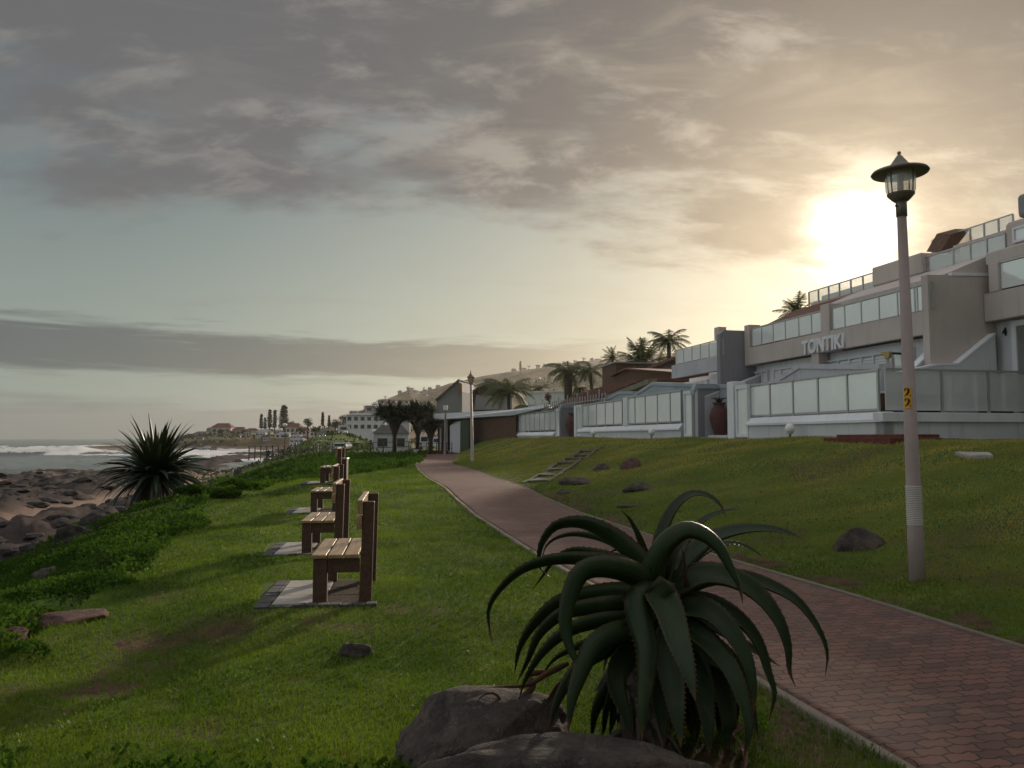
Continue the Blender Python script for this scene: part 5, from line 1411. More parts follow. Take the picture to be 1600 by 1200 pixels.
def strap_head(nl, length, width, seed, droop=.9, lo=-.9, hi=1.5, hi_bias=1.0):
    rg = np.random.default_rng(seed); V = []; Fq = []
    for k in range(nl):
        an = rg.uniform(0, 2 * math.pi); el = lo + (hi - lo) * rg.random() ** (1 / hi_bias); L = length * rg.uniform(.75, 1.1)
        h = np.array([math.cos(an), math.sin(an), 0]); side = np.array([-math.sin(an), math.cos(an), 0]); p = h * .05; e = el; n = 7; prev = None
        tw = rg.uniform(-.5, .5)
        for i in range(n + 1):
            f = i / n; wd = width / 2 * (1 - f ** 2.2) * min(1, .55 + f * 2) + .001
            up_ = np.cross(side, h * math.cos(e) + np.array([0, 0, math.sin(e)])); sv = side * math.cos(tw) + up_ * math.sin(tw)
            b = len(V); V += [p - sv * wd, p - up_ * wd * .35, p + sv * wd]
            if prev is not None: Fq += [(prev, prev + 1, b + 1, b), (prev + 1, prev + 2, b + 2, b + 1)]
            prev = b
            p = p + (h * math.cos(e) + np.array([0, 0, math.sin(e)])) * L / n; e -= droop * (.3 + f) * max(math.cos(el), .25) / n * 1.6
    return np.array(V), np.array(Fq)
# the strap-leaved shrub on the bank
c = at(243, 742, 19.5); gb = tz(c.x, c.y)
o = wroot("strap_leaf_shrub", (c.x, c.y, gb), "dark spiky strap-leaved shrub standing alone on the bank before the sea", "shrub")
MB().tube([(c.x - .42, c.y, gb - .3), (c.x - .25, c.y, gb + (c.z - gb) * .5), (c.x, c.y, c.z - .1)], [.12, .10, .12], 9).build("trunk", palmtrunk, o, smooth=True)
V, Fq = strap_head(190, 1.45, .15, 3, droop=1.0, lo=-.75, hi=1.5, hi_bias=1.2)
np_object("crown", V + np.array(c - o.location), Fq, spikeleaf, o)
V, Fq = strap_head(70, 1.05, .06, 6, droop=1.8, lo=-1.0, hi=.1)
np_object("dead_leaves", V + np.array(c - o.location + Vector((0, 0, -.15))), Fq, deadleaf, o)
for k, (dx, dz) in enumerate(((-.9, .35), (1.0, -.1))):
    b = MB(); q = c - o.location; e_ = q + Vector((dx, 0, dz - .2))
    b.tube([q, q + Vector((dx * .6, 0, dz * .6 + .1)), e_ + Vector((0, 0, .1))], .012, 5)
    for j in range(4): b.tube([e_ + Vector((0, 0, .1)), e_ + Vector(((-1) ** (k + 1) * .1 * j, 0, .12 - .09 * j))], .006, 4)
    b.build("flower_stalk", deadleaf, o)
def headed_tree(px, py, Yd, crown_px, label, nh, seed, name="dragon_tree"):
    top = at(px, py, Yd); gb = tz(top.x, top.y); o = wroot(name, (top.x, top.y, gb), label, "tree"); rg = random.Random(seed)
    R_ = crown_px / F_PX * Yd; b = MB(); VV, FF = [], []; n0 = 0
    for k in range(nh):
        an = k * 2.4; rr_ = R_ * .78 * math.sqrt((k + .5) / nh); q = top + Vector((math.cos(an) * rr_, math.sin(an) * rr_, (rg.uniform(-.1, .45) - .35 * (rr_ / R_)) * R_ * .8))
        b.tube([(top.x, top.y, gb - .3), (top.x + (q.x - top.x) * .03, top.y + (q.y - top.y) * .03, gb + (q.z - gb) * .5), (top.x + (q.x - top.x) * .4, top.y + (q.y - top.y) * .4, gb + (q.z - gb) * .8), tuple(q)], [.2, .15, .08, .05], 6)
        V, Fq = strap_head(80, R_ * .60, R_ * .07, seed * 31 + k, droop=.7, lo=-.5, hi=1.5); VV.append(V + np.array(q - o.location)); FF.append(Fq + n0); n0 += len(V)
    b.build("trunk", palmtrunk, o, smooth=True)
    np_object("crown", np.concatenate(VV), np.concatenate(FF), spikeleaf, o)
headed_tree(617, 648, 72, 31, "dark round-headed spiky tree, left of the pair by the path's end", 18, 3)
headed_tree(653, 646, 74, 31, "dark round-headed spiky tree, right of the pair and the fuller one", 17, 4)
headed_tree(673, 667, 64, 20, "lower dark spiky tree in front of the white vehicles", 10, 5)

def round_tree(px, py, Yd, rpx, label, seed=1, m=None, hz=1.0, name="round_tree", group=None, cat="tree", n=1300, trunk=True):
    c = at(px, py, Yd); gb = tz(c.x, c.y); o = wroot(name, (c.x, c.y, min(gb, c.z)), label, cat, group); R_ = rpx / F_PX * Yd
    rg = np.random.default_rng(seed); pts = []
    for k in range(9):
        d = rg.normal(size=3); d /= np.linalg.norm(d); cc = d * R_ * .5 * np.array([1, 1, hz]); q = rg.normal(size=(n // 9, 3)); q /= np.linalg.norm(q, axis=1)[:, None]
        pts.append(cc + q * R_ * .5 * np.array([1, 1, hz]) * (rg.random((len(q), 1)) ** .3))
    pts = np.concatenate(pts) + np.array(c - o.location)
    leafmass("crown", pts, R_ * .16, m or treeleaf, o, .7, .1)
    if trunk: MB().tube([(c.x, c.y, gb - .3), (c.x, c.y, c.z)], [R_ * .12 + .05, R_ * .08 + .03], 6).build("trunk", palmtrunk, o)
    return o
def pine(px, ytop, ybase, Yd, wpx, label, seed=1, group="tall pines on the headland", cols=9):
    t = at(px, ytop, Yd); b_ = at(px, ybase, Yd); o = wroot("pine_tree", b_, label, "pine tree", group); H = t.z - b_.z; R_ = wpx / 2 / F_PX * Yd
    MB().tube([(b_.x, b_.y, b_.z - 3), (b_.x, b_.y, t.z)], [H * .035, H * .008], 6).build("trunk", palmtrunk, o)
    rg = np.random.default_rng(seed); pts = []
    for k in range(cols):
        f = .15 + .85 * k / cols; rr_ = R_ * (1 - f) ** .5 * rg.uniform(.75, 1.1) + R_ * .12; an = rg.random(120) * 6.283; q = rg.random(120) ** .5 * rr_
        pts.append(np.stack([np.cos(an) * q, np.sin(an) * q, H * f + rg.normal(size=120) * H * .022 - q * .1], 1))
    leafmass("crown", np.concatenate(pts), H * .06, pineleaf, o, .6, .0)
    return o
D0 = 430
pine(408, 646, 672, D0, 6, "slim pine, leftmost of the tall group on the headland", 1)
pine(414, 652, 672, D0, 5, "short pine second from the left in the group on the headland", 2)
pine(421, 639, 672, D0, 7, "slim tall pine third from the left in the group on the headland", 3)
pine(429, 640, 672, D0, 6, "slim pine just left of the biggest one on the headland", 4)
pine(443, 633, 674, D0, 16, "biggest and bushiest pine of the group on the headland", 5, cols=14)
pine(504, 644, 668, 300, 5, "columnar pine, taller of two between headland and white house", 6, cols=12)
pine(514, 649, 668, 300, 5, "columnar pine, shorter of two between headland and white house", 7, cols=12)
pine(813, 564, 580, 850, 4, "lone dark pine on the hill ridge above the bushy palm", 8, group="trees along the hill ridge")

# shrubs and far bushes
random.seed(11)
for k, (px, py, Yd, rp, lb) in enumerate((
    (372, 776, 20.0, 44, "bright leafy shrub mound right of the strap-leaved shrub"), (352, 796, 18.0, 26, "small leafy mound in front of the bright leafy shrub"),
    (300, 790, 18.5, 30, "leafy mound at the right foot of the strap-leaved shrub"))):
    c = at(px, py, Yd); gb = tz(c.x, c.y); R_ = rp / F_PX * Yd; o = wroot("leafy_shrub", (c.x, c.y, gb), lb, "shrub")
    n = 7000; q = rng.normal(size=(n, 3)); q /= np.linalg.norm(q, axis=1)[:, None]; q[:, 2] = np.abs(q[:, 2])
    rr_ = R_ * (.75 + .5 * (fbm(q[:, 0] * 2.2 + k, q[:, 1] * 2.2, q[:, 2] * 2.2, 3) - .3)) * (.8 + .2 * rng.random(n))
    pts = q * rr_[:, None] * np.array([1, .9, .42]); leafmass("foliage", pts + np.array([0, 0, .03]), .055, coverleaf, o, .6, .3)
for k, (px, py, Yd, rp, hz, lb) in enumerate((
    (345, 674, 440, 7, .5, "low bushes before the leftmost headland houses"), (384, 676, 440, 9, .5, "rounded bush between the headland houses, left of the pines"),
    (456, 664, 400, 8, .8, "bushy tree right of the biggest pine"), (481, 660, 320, 9, .9, "loose bushy tree left of the taller columnar pine"),
    (524, 662, 300, 9, .8, "bushy tree right of the two columnar pines"), (536, 656, 260, 8, 1.0, "pale leafy tree touching the white house's left end"),
    (546, 684, 170, 14, .6, "dark broad bush below the white house, left"), (566, 690, 160, 12, .6, "dark broad bush below the white house, right"),
    (520, 682, 175, 15, .7, "dark tree on the crest of the green dune"), (470, 672, 330, 8, .6, "reddish bush among the middle headland houses"),
    (494, 672, 280, 9, .6, "bush in front of the middle headland houses"), (425, 682, 400, 9, .45, "bush below the pine group"))):
    round_tree(px, py, Yd, rp, lb, 40 + k, hz=hz, name="bush", n=900, cat="bush", group="bushes around the far houses")
round_tree(858, 620, 82, 8, "round red-leaved bush in front of the white wall", 5, m=redleaf, name="bush", cat="bush")
round_tree(700, 632, 130, 7, "dark bush at the foot of the grey gabled house", 6, name="bush", cat="bush")
for k, px in enumerate((602, 622, 638, 662, 826, 838, 851, 866, 880, 897, 912, 926, 946, 984)):
    yy_ = 684 - float(lin(px, RIDGE)) - 1; d_ = 900 if px > 640 else 840
    round_tree(px, yy_ - 1.0, d_, (3.2, 2.4, 4.0, 2.6)[k % 4], "tree number-less silhouette" if False else f"{('small', 'rounded', 'low', 'wide')[k % 4]} tree silhouette on the hill ridge", 90 + k, name="ridge_tree", n=200, group="trees along the hill ridge", hz=.7)
# give every ridge tree a label of its own
names_ = ["leftmost dark clump on the ridge, on the summit behind the spiky trees", "second ridge tree from the left, right of the summit clump", "third ridge tree from the left, left of the grey gable",
          "ridge tree just left of the grey gabled house's peak", "low ridge tree right of the lone pine", "wide ridge tree second to the right of the lone pine",
          "ridge tree above the small thin palm", "ridge tree left of the thick-trunked palm", "ridge tree behind the thick-trunked palm's crown", "ridge tree between the two big palms' crowns",
          "ridge tree above the slender palm's left fronds", "ridge tree above the slender palm's right fronds", "ridge tree left of the small upright palm top", "ridge tree right of the small upright palm top"]
for o_, l_ in zip([o_ for o_ in COL.objects if o_.name.startswith("ridge_tree")], names_): o_["label"] = l_

# ------------------------------------------------------------------ houses
def rot2(x, y, a): return x * math.cos(a) - y * math.sin(a), x * math.sin(a) + y * math.cos(a)
def house(px0, px1, yb, yt, Yd, label, wallm, roofm, rz=-.2, roof=0.35, floors=1, nwin=3, depth=.8, name="house", group=None, gable=False, side=False):
    a_, c_ = at(px0, yb, Yd), at(px1, yb, Yd); w_ = (c_.x - a_.x); h = at(px0, yt, Yd).z - a_.z; ctr = (a_ + c_) / 2
    o = empty(name, (ctr.x, ctr.y, a_.z), rz, label, "house", group); d = w_ * depth; hw = h * (1 - roof)
    MB().box(-w_ / 2, w_ / 2, 0, d, -h * .8, hw).build("wall", wallm, o)
    e = w_ * .04
    if roof > 0.01:
        if gable:
            MB().prism([(-w_ / 2 - e, -e, hw + .01), (w_ / 2 + e, -e, hw + .01), (0, -e, h)], [(-w_ / 2 - e, d + e, hw + .01), (w_ / 2 + e, d + e, hw + .01), (0, d + e, h)]).build("roof", roofm, o)
        else:
            v = [(-w_ / 2 - e, -e, hw + .01), (w_ / 2 + e, -e, hw + .01), (w_ / 2 + e, d + e, hw + .01), (-w_ / 2 - e, d + e, hw + .01), (-w_ * .3, d / 2, h), (w_ * .3, d / 2, h)]
            MB().poly(v, [(3, 2, 1, 0), (0, 1, 5, 4), (1, 2, 5), (2, 3, 4, 5), (3, 0, 4)]).build("roof", roofm, o)
    for fl_ in range(floors):
        for k in range(nwin):
            x = -w_ / 2 + w_ * (k + .5) / nwin; fw = w_ / nwin * .28; z0_ = hw * (fl_ + .3) / floors; z1_ = hw * (fl_ + .75) / floors
            fr_ = MB().box(x - fw * 1.1, x + fw * 1.1, -.06, .05, z0_ - .05, z1_ + .05).build("window", white if wallm is not white else greywall, o)
            MB().box(x - fw, x + fw, -.09, -.065, z0_, z1_).build("pane", windowd, fr_)
    return o
def seen_y(px, D):
    """picture row at which ground at distance D clears all the nearer ground in that column"""
    t = np.linspace(30, D, 400); r_ = ray(px, 684); x_, y_ = r_.x * t, r_.y * t
    return float((684 - F_PX * terrain(x_, y_) / y_).min())
HG = "houses on the headland"
HL = [(300, 322, 684, 674, 480, "low grey blue house at the headland's seaward tip", greywall, greyroof), (322, 331, 676, 668, 470, "small cream house behind the headland's low grey one", beige, greyroof),
      (330, 360, 679, 661, 465, "broad brown-roofed house highest at the left of the headland", beige, rooftile), (331, 352, 686, 676, 450, "long pale blue low house below the broad brown-roofed one", white, paleroof),
      (362, 382, 680, 667, 450, "brown house right of the broad brown-roofed one", beige, rooftile), (383, 402, 679, 669, 440, "reddish roofed house left of the pines", beige, rooftile),
      (398, 420, 686, 674, 420, "grey long house under the pines", greywall, paleroof), (352, 378, 689, 684, 430, "white low beach building left of the pines", white, paleroof),
      (412, 432, 691, 685, 400, "white low building below the pines", white, paleroof), (446, 468, 678, 661, 380, "tall house with hipped roof right of the biggest pine", beige, rooftile),
      (430, 452, 690, 679, 360, "pale blue low house left of the first globe lamp", white, paleroof), (466, 484, 680, 668, 340, "orange brown house in the middle of the headland row", beige, rooftile),
      (484, 502, 682, 670, 310, "brown house left of the taller columnar pine", beige, greyroof), (452, 474, 692, 684, 250, "grey low shed beyond the green dune's left foot", greywall, paleroof),
      (496, 516, 684, 674, 240, "grey roofed house behind the green dune", greywall, greyroof)]
for k, (a_, c_, yb, yt, D, lb, wm, rm) in enumerate(HL):
    sh_ = min(0, seen_y((a_ + c_) / 2, D) + 1.0 - yb); yb += sh_; yt += sh_ * .8
    house(a_, c_, yb, yt, D, lb, wm, rm, rz=-.15 + .1 * (k % 3), roof=.38, nwin=3, group=HG)
house(541, 602, 673, 645, 190, "large two-storey white house with flat grey roof left of the spiky trees", white, paleroof, rz=.12, roof=.12, floors=2, nwin=6, depth=.4)
o = house(546, 559, 646, 642, 196, "grey box room on top of the large white house", darkgrey, greyroof, rz=.12, roof=.0, nwin=2)
house(528, 545, 674, 664, 180, "small white annexe below the large white house", white, paleroof, rz=.1, roof=.1, nwin=1)
o = house(570, 640, 656, 632, 260, "pale grey hillside building stepping up behind the large white house", greywall, paleroof, rz=.1, roof=.1, floors=2, nwin=5, depth=.4)
house(592, 640, 640, 622, 330, "dusty beige hillside block above the spiky trees", beige, greyroof, rz=.1, roof=.15, floors=2, nwin=5)
# brown-roofed kiosk with pale panels
k1 = house(584, 638, 706, 664, 88, "pale panelled kiosk with brown hipped roof beyond the rail", offwhite, greyroof, rz=.1, roof=.32, floors=1, nwin=2, depth=.6)
# grey mono-pitch house
def slab_house(pts_px, Yd, depth, label, m, roofm, name="house", cat="house", rt=.25, extra=None):
    pts = [at(a_, c_, Yd) for a_, c_ in pts_px]; low = min(p.z for p in pts)
    r = wroot(name, Vector((pts[0].x, Yd, low)), label, cat)
    MB().prism(pts, [p + Vector((depth * .2, depth, 0)) for p in pts]).build("wall", m, r)
    return r, pts
r, P = slab_house([(682, 652), (682, 622), (716, 593), (722, 612), (722, 652)], 118, 9, "tall grey house with a steep single-pitch roof rising to the right", darkgrey, greyroof)
q = [at(680, 624, 117.6), at(716.5, 592, 117.6), at(717.5, 594, 117.6), at(681, 626.5, 117.6)]
MB().prism(q, [v + Vector((2, 10.5, 0)) for v in q]).build("roof", greyroof, r)
q = [at(718, 597, 117), at(722, 600, 117), at(722, 612, 117), at(718, 612, 117)]
MB().prism(q, [v + Vector((0, 1, 0)) for v in q]).build("window", mat("amber_wall", (.35, .2, .08), .8), r)
r, P = slab_house([(735, 645), (737, 612), (760, 596), (795, 601), (800, 618), (800, 645)], 100, 8, "wooden-fronted house with a shallow gable behind the second lamp", timber, greyroof)
q = [at(741, 640, 99), at(744, 617, 99), (at(800, 620, 99)), at(800, 640, 99)]
MB().prism(q, [v + Vector((0, .9, 0)) for v in q]).build("balcony_wall", darkgrey, r)
b = MB()
for k in range(12):
    xx = 748 + k * 3.6; q = [at(xx, 616, 99.7), at(xx + 1.4, 616, 99.7), at(xx + 1.4, 603, 99.7), at(xx, 603, 99.7)]; b.prism(q, [v + Vector((0, .2, 0)) for v in q])
b.build("slat", greyroof, r)
q = [at(734, 613, 99.6), at(760, 595, 99.6), at(797, 600, 99.6), at(797, 602.5, 99.6), at(760, 597.5, 99.6), at(735, 615, 99.6)]
MB().prism(q, [v + Vector((1, 9, 0)) for v in q]).build("roof", greyroof, r)
r, P = slab_house([(822, 650), (822, 613), (905, 611), (905, 650)], 92, .4, "long plain white wall behind the red bush", white, None, "boundary_wall", "wall")
q = [at(821, 614, 91.9), at(821, 611.5, 91.9), at(906, 609.5, 91.9), at(906, 612, 91.9)]
MB().prism(q, [v + Vector((.1, .6, 0)) for v in q]).build("coping", white, r)
# brown buildings to the right, parallel to the shore
def spx(pts, u): return [pu(a_, c_, u) for a_, c_ in pts]
r = wroot("brown_house", W(60, 17, -.1), "dark brown timber house with a flat pinkish roof beside the slender palm", "house")
MB().szprism(spx([(941, 606), (941, 574), (962, 567), (962, 606)], 22), 22, 26).build("wall", timber, r)
MB().szprism(spx([(939, 575), (939, 573), (964, 565), (964, 567)], 22), 21.8, 26.2).build("roof", paleroof, r)
r = wroot("brown_house", W(48, 19, -.1), "wide brown brick house with a sloping left gable edge", "house")
MB().szprism(spx([(960, 610), (960, 588), (983, 577), (1055, 583), (1055, 610)], 19), 19, 25).build("wall", timber, r)
MB().szprism(spx([(958, 589), (958, 586.5), (983, 575), (1057, 581), (1057, 583), (983, 577.5)], 19), 18.7, 25).build("roof", rooftile, r)
r = wroot("brown_house", W(44, 24, 2), "red-brown tiled roof house behind the fan-like palm, left of the far glass balcony", "house")
MB().szprism(spx([(1010, 582), (1012, 576), (1060, 563), (1060, 582)], 24), 24, 30).build("wall", greyroof, r)
MB().szprism(spx([(1005, 580), (1052, 560), (1062, 558), (1062, 562), (1052, 565), (1008, 582)], 23.9), 23.5, 30).build("roof", rooftile, r)
r = wroot("red_roof_house", W(55, 17, -.1), "long low house under a red tiled roof sloping down towards the path's end", "house")
pr = spx([(868, 640), (905, 618), (960, 603), (1016, 592), (950, 618), (905, 633)], 17)
MB().szprism([(a_, c_) for a_, c_ in spx([(872, 641), (905, 631), (950, 617), (1010, 596), (1010, 640), (872, 660)], 17.2)], 17.2, 20).build("wall", offwhite, r)
MB().szprism(spx([(866, 641), (905, 618), (960, 602), (1016, 591), (1016, 594), (950, 620), (905, 635), (868, 643)], 17), 16.5, 20.4).build("roof", rooftile, r)
MB().szprism(spx([(948, 626), (948, 618), (1015, 592), (1015, 600)], 16), 15.9, 16.4).build("side_wall", mat("olive_render", (.2, .19, .13), .9), r)
# picket railing on a low wall in front of the red roof
r = wroot("railing", W(58, 15.2, 1), "thin picket railing above the farthest glass fence", "railing")
b = MB(); sa_, sb_ = pu(826, 640, 15.2)[0], pu(946, 640, 15.2)[0]
n_ = 34
for k in range(n_ + 1):
    s = sa_ + (sb_ - sa_) * k / n_; b.sbox(s - .03, s + .03, 15.17, 15.23, 1.0, 2.55 + .25 * (k % 4 == 0))
b.build("picket", alu, r)
MB().sbox(sa_, sb_, 15.235, 15.29, 2.2, 2.27).build("rail", alu, r)
MB().sbox(sa_, sb_, 15.24, 15.5, -.2, 1.75).build("base_wall", mat("mossy_wall", (.2, .2, .14), .9, .4, 2, .4), r)
# brown brick boundary wall with the white roof slab, at the path's end
r = wroot("brick_house", W(80, 14, -1.3), "low brown brick building with a long white roof slab at the path's end", "building")
wq = [at(716, 706, 70), at(718, 659, 70), at(806, 649, 62), at(806, 692, 62)]
MB().prism(wq, [v + Vector((1.0, 8, 0)) for v in wq]).build("wall", mat("brown_brick", (.15, .085, .06), .9, .3, 3, .5, stretch=(1, 1, 8)), r)
rq = [at(678, 656, 72), at(678, 646.5, 72), at(800, 640, 62), at(856, 631, 58), at(856, 636, 58), at(800, 649, 62)]
MB().prism(rq, [v + Vector((1.2, 9, 0)) for v in rq]).build("roof", white, r)
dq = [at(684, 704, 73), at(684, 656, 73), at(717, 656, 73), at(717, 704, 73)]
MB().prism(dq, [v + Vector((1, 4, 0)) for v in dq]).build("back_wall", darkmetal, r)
for xx, lb in ((687, 1), (697, 2)):
    q = [at(xx, 704, 72.4), at(xx, 656, 72.4), at(xx + 2.5, 656, 72.4), at(xx + 2.5, 704, 72.4)]; MB().prism(q, [v + Vector((0, .3, 0)) for v in q]).build("column", offwhite, r)
q = [at(703, 706, 69), at(703, 665, 69), at(711, 659, 68), at(719, 658, 67.5), at(719, 708, 67.5)]
MB().prism(q, [v + Vector((.3, .3, 0)) for v in q]).build("garage_door", greywall, r)
q = [at(719.3, 709, 67), at(719.3, 657, 67), at(732, 656, 66), at(732, 707, 66)]
MB().prism(q, [v + Vector((.3, .3, 0)) for v in q]).build("gate", mat("green_gate", (.06, .085, .05), .8), r)

rgs = random.Random(77); protos = []
for k in range(4):
    o = ico_rock("shore_rock", rockshore, (0, 0, 0), (1, .75, .42), seed=200 + k, sub_=3, rough=.45, cuts=9); protos.append(o)
cnt = 0; SRL = "one of the many dark jagged rocks strewn over the tidal shelf"
for k in range(2400):
    r_ = 24 * (120 / 24) ** rgs.random(); a_ = math.radians(rgs.uniform(-36, -14)); x_, y_ = r_ * math.sin(a_), r_ * math.cos(a_); s_1, u_1 = su(x_, y_)
    cd_ = x_ - float(lin(y_, COAST)); E1 = float(lin(s_1, EDGE)) - float(lin(s_1, WIDT))
    band_ = (u_1 < -15.2 and cd_ > -9) or (E1 - 4.5 < u_1 < E1 + .3)
    if not band_ or rgs.random() > (.5 if u_1 < -15.2 else .35): continue
    o = protos[cnt % 4] if cnt < 4 else protos[cnt % 4].copy()
    if cnt >= 4: COL.objects.link(o)
    q_ = rgs.uniform(.25, .8) * (.45 + r_ / 100); o.location = (x_, y_, tz(x_, y_)); o.scale = (q_ * rgs.uniform(.8, 1.5), q_, q_ * rgs.uniform(.5, 1.0)); o.rotation_euler = (rgs.uniform(-.2, .2), rgs.uniform(-.2, .2), rgs.uniform(0, 6.28))
    tag(o, SRL, "rock", "jagged rocks on the tidal shelf"); cnt += 1
    if cnt >= 280: break
# scrub and gardens over the far slopes
n = 42000; r_ = 180 * (800 / 180) ** rng.random(n); a_ = np.radians(-24 + 42 * rng.random(n)); x_, y_ = r_ * np.sin(a_), r_ * np.cos(a_)
cd_ = x_ - lin(y_, COAST); ok_ = (cd_ > 22) & (fbm(x_ * .03, y_ * .03, 3, 4) + .16 * rng.random(n) > .60); x_, y_, r_ = x_[ok_], y_[ok_], r_[ok_]
ok_ = (rng.random(len(x_)) < .55) | (y_ > 560); x_, y_, r_ = x_[ok_], y_[ok_], r_[ok_]
leafmass("hillside_scrub", np.stack([x_, y_, terrain(x_, y_) + rng.random(len(x_)) * (.4 + r_ * .0018)], 1), .6 + r_ * .0024, treeleaf, None, .8, .3, "dark scrub and garden greenery spread over the far slopes", "scrub", "stuff")
n = 2200; x_ = -25 + rng.normal(size=n) * 8; y_ = 104 + rng.normal(size=n) * 10; ok_ = fbm(x_ * .2, y_ * .2, 3, 3) > .44; x_, y_ = x_[ok_], y_[ok_]
leafmass("dune_scrub", np.stack([x_, y_, terrain(x_, y_) + rng.random(len(x_)) * .3], 1), .32, treeleaf, None, .7, .3, "low scrub growing over the green dune", "scrub", "stuff")
HH = []
rgh = random.Random(9)
for k in range(500):
    if len(HH) >= 64: break
    px_, D_ = ((rgh.uniform(290, 545), rgh.uniform(330, 528)), (rgh.uniform(560, 700), rgh.uniform(600, 935)), (rgh.uniform(455, 545), rgh.uniform(270, 420)), (rgh.uniform(800, 1010), rgh.uniform(880, 936)))[(0, 1, 2, 0, 1, 0, 3)[k % 7]]
    r_ = ray(px_, 684); p_ = r_ * D_; zt_ = tz(p_.x, p_.y); yb_ = 684 - F_PX * zt_ / D_
    if yb_ > seen_y(px_, D_) + 1.2: continue
    if any(abs(px_ - a_) < 8 and abs(yb_ - c_) < 6 for a_, c_ in HH): continue
    HH.append((px_, yb_)); w2 = rgh.uniform(4, 9) * (.6 if D_ > 700 else 1); hh_ = rgh.uniform(5.0, 9) * (.55 if D_ > 700 else 1)
    house(px_ - w2, px_ + w2, yb_, yb_ - hh_, D_, "x", rgh.choice([white, beige, greywall, offwhite]), rgh.choice([rooftile, greyroof, paleroof]), rz=rgh.uniform(-.3, .3), roof=.35, nwin=3, group="houses on the hillside", name="hillside_house")
hs = sorted([o_ for o_ in COL.objects if o_.name.startswith("hillside_house") and o_.parent is None], key=lambda o_: o_.location.x / o_.location.y)
ORD = "leftmost second third fourth fifth sixth seventh eighth ninth tenth eleventh twelfth thirteenth fourteenth fifteenth sixteenth seventeenth eighteenth nineteenth twentieth twenty-first twenty-second twenty-third twenty-fourth".split()
zone_cnt = {}
for o_ in hs:
    p_ = o_.location; px_ = 800 + F_PX * p_.x / p_.y
    zn_ = "on the seaward headland" if px_ < 545 and p_.y > 430 else "between the headland and the white house" if px_ < 545 else "on the slope left of the grey gable" if px_ < 760 else "on the ridge behind the palms"
    c_ = zone_cnt.get(zn_, 0); zone_cnt[zn_] = c_ + 1
    if c_ > 23:
        for ch in list(o_.children):
            for g_ in list(ch.children): bpy.data.objects.remove(g_)
            bpy.data.objects.remove(ch)
        bpy.data.objects.remove(o_); continue
    wn = {"white_paint": "white", "beige_render": "beige", "grey_render": "grey", "offwhite_render": "pale"}[[ch for ch in o_.children if ch.name.startswith("wall")][0].data.materials[0].name]
    tag(o_, "tiny %s house %s, %s" % (wn, zn_, ORD[min(c_, 23)] + ("" if c_ == 0 else " from the left")), "house")
# ------------------------------------------------------------------ rails, lamps and vehicles at the path's end
def rail_fence(pts, h, label, rails=2, m=greyroof, name="wooden_rail", r_=.05, grp=None):
    a0 = pts[0]; o = wroot(name, a0, label, "railing", grp)
    for p in pts: MB().box(p.x - r_, p.x + r_, p.y - r_, p.y + r_, p.z - .3, p.z + h).build("post", m, o)
    for k in range(rails):
        z = h * (k + 1) / rails - .06; MB().tube([p + Vector((0, -r_ - .02, z)) for p in pts], r_ * .6, 6).build("rail", m, o)
    return o
def gpt(px, py, Yd): return at(px, py, Yd)
rail_fence([gpt(389 + k * 9.2, 713 - k * .25, 62 + k * .6) for k in range(15)], .82, "weathered wooden rail fence across the top of the green mound, left stretch", 3, r_=.035)
rail_fence([gpt(519 + k * 20, 710 - k * .9, 70 + k) for k in range(7)], .95, "weathered wooden rail fence in front of the kiosk, right stretch", 2)
o = wroot("guard_rail", gpt(492, 705, 70), "pale curved metal guard rail beyond the wooden fence", "railing")
for dz in (0, .42):
    MB().tube([gpt(490, 702, 70) + Vector((0, 0, -.1 + dz)), gpt(492, 698, 70) + Vector((0, 0, .0 + dz)), gpt(497, 696.5, 70) + Vector((0, 0, dz)), gpt(517, 697, 70) + Vector((0, 0, dz)), gpt(528, 698, 70) + Vector((0, 0, dz))], .035, 6).build("rail", alu, o)
for px in (497, 517): q = gpt(px, 704, 70); MB().box(q.x - .04, q.x + .04, q.y - .04, q.y + .04, q.z - .3, gpt(px, 693, 70).z).build("post", alu, o)
o = rail_fence([gpt(642 + k * 8, 707.5, 66) for k in range(9)], .85, "dark steel railing across the end of the path", 2, darkmetal, "steel_railing", .03)
r = wroot("bollard_wall", gpt(655, 709, 65), "low dark brown wall under the steel railing", "wall")
q0, q1 = gpt(654, 709, 65.5), gpt(700, 709, 65.5); MB().box(q0.x, q1.x, 65.5, 65.9, q0.z - .5, gpt(654, 704, 65.5).z).build("wall_face", redbrick, r)
q0, q1 = gpt(646, 709, 65.3), gpt(653.5, 709, 65.3); MB().box(q0.x, q1.x, 65.3, 65.9, q0.z - .5, gpt(654, 702.5, 65.5).z).build("end_block", offwhite, r)
GLO = [(445, 664, 700, 130, "globe street lamp standing against the headland beach, leftmost"), (506, 681, 704, 150, "globe street lamp in front of the green dune"),
       (540, 675.5, 703, 140, "globe street lamp below the large white house"), (584, 673.5, 704, 150, "globe street lamp at the kiosk's left corner"),
       (470, 681, 700, 220, "small distant globe street lamp left of the green dune's top")]
for (px, yt, yb, D, lb) in GLO:
    b_ = at(px, yb, D); t = at(px, yt, D); o = wroot("street_lamp", b_, lb, "street lamp", "globe street lamps beyond the rail")
    MB().tube([(b_.x, b_.y, b_.z - .5), (b_.x, b_.y, t.z)], .06, 6).build("pole", darkmetal, o)
    MB().lathe([(0, -.32), (.22, -.28), (.36, -.1), (.36, .1), (.22, .26), (0, .3)], tuple(t), 12).build("lamp_globe", globe, o, smooth=True)
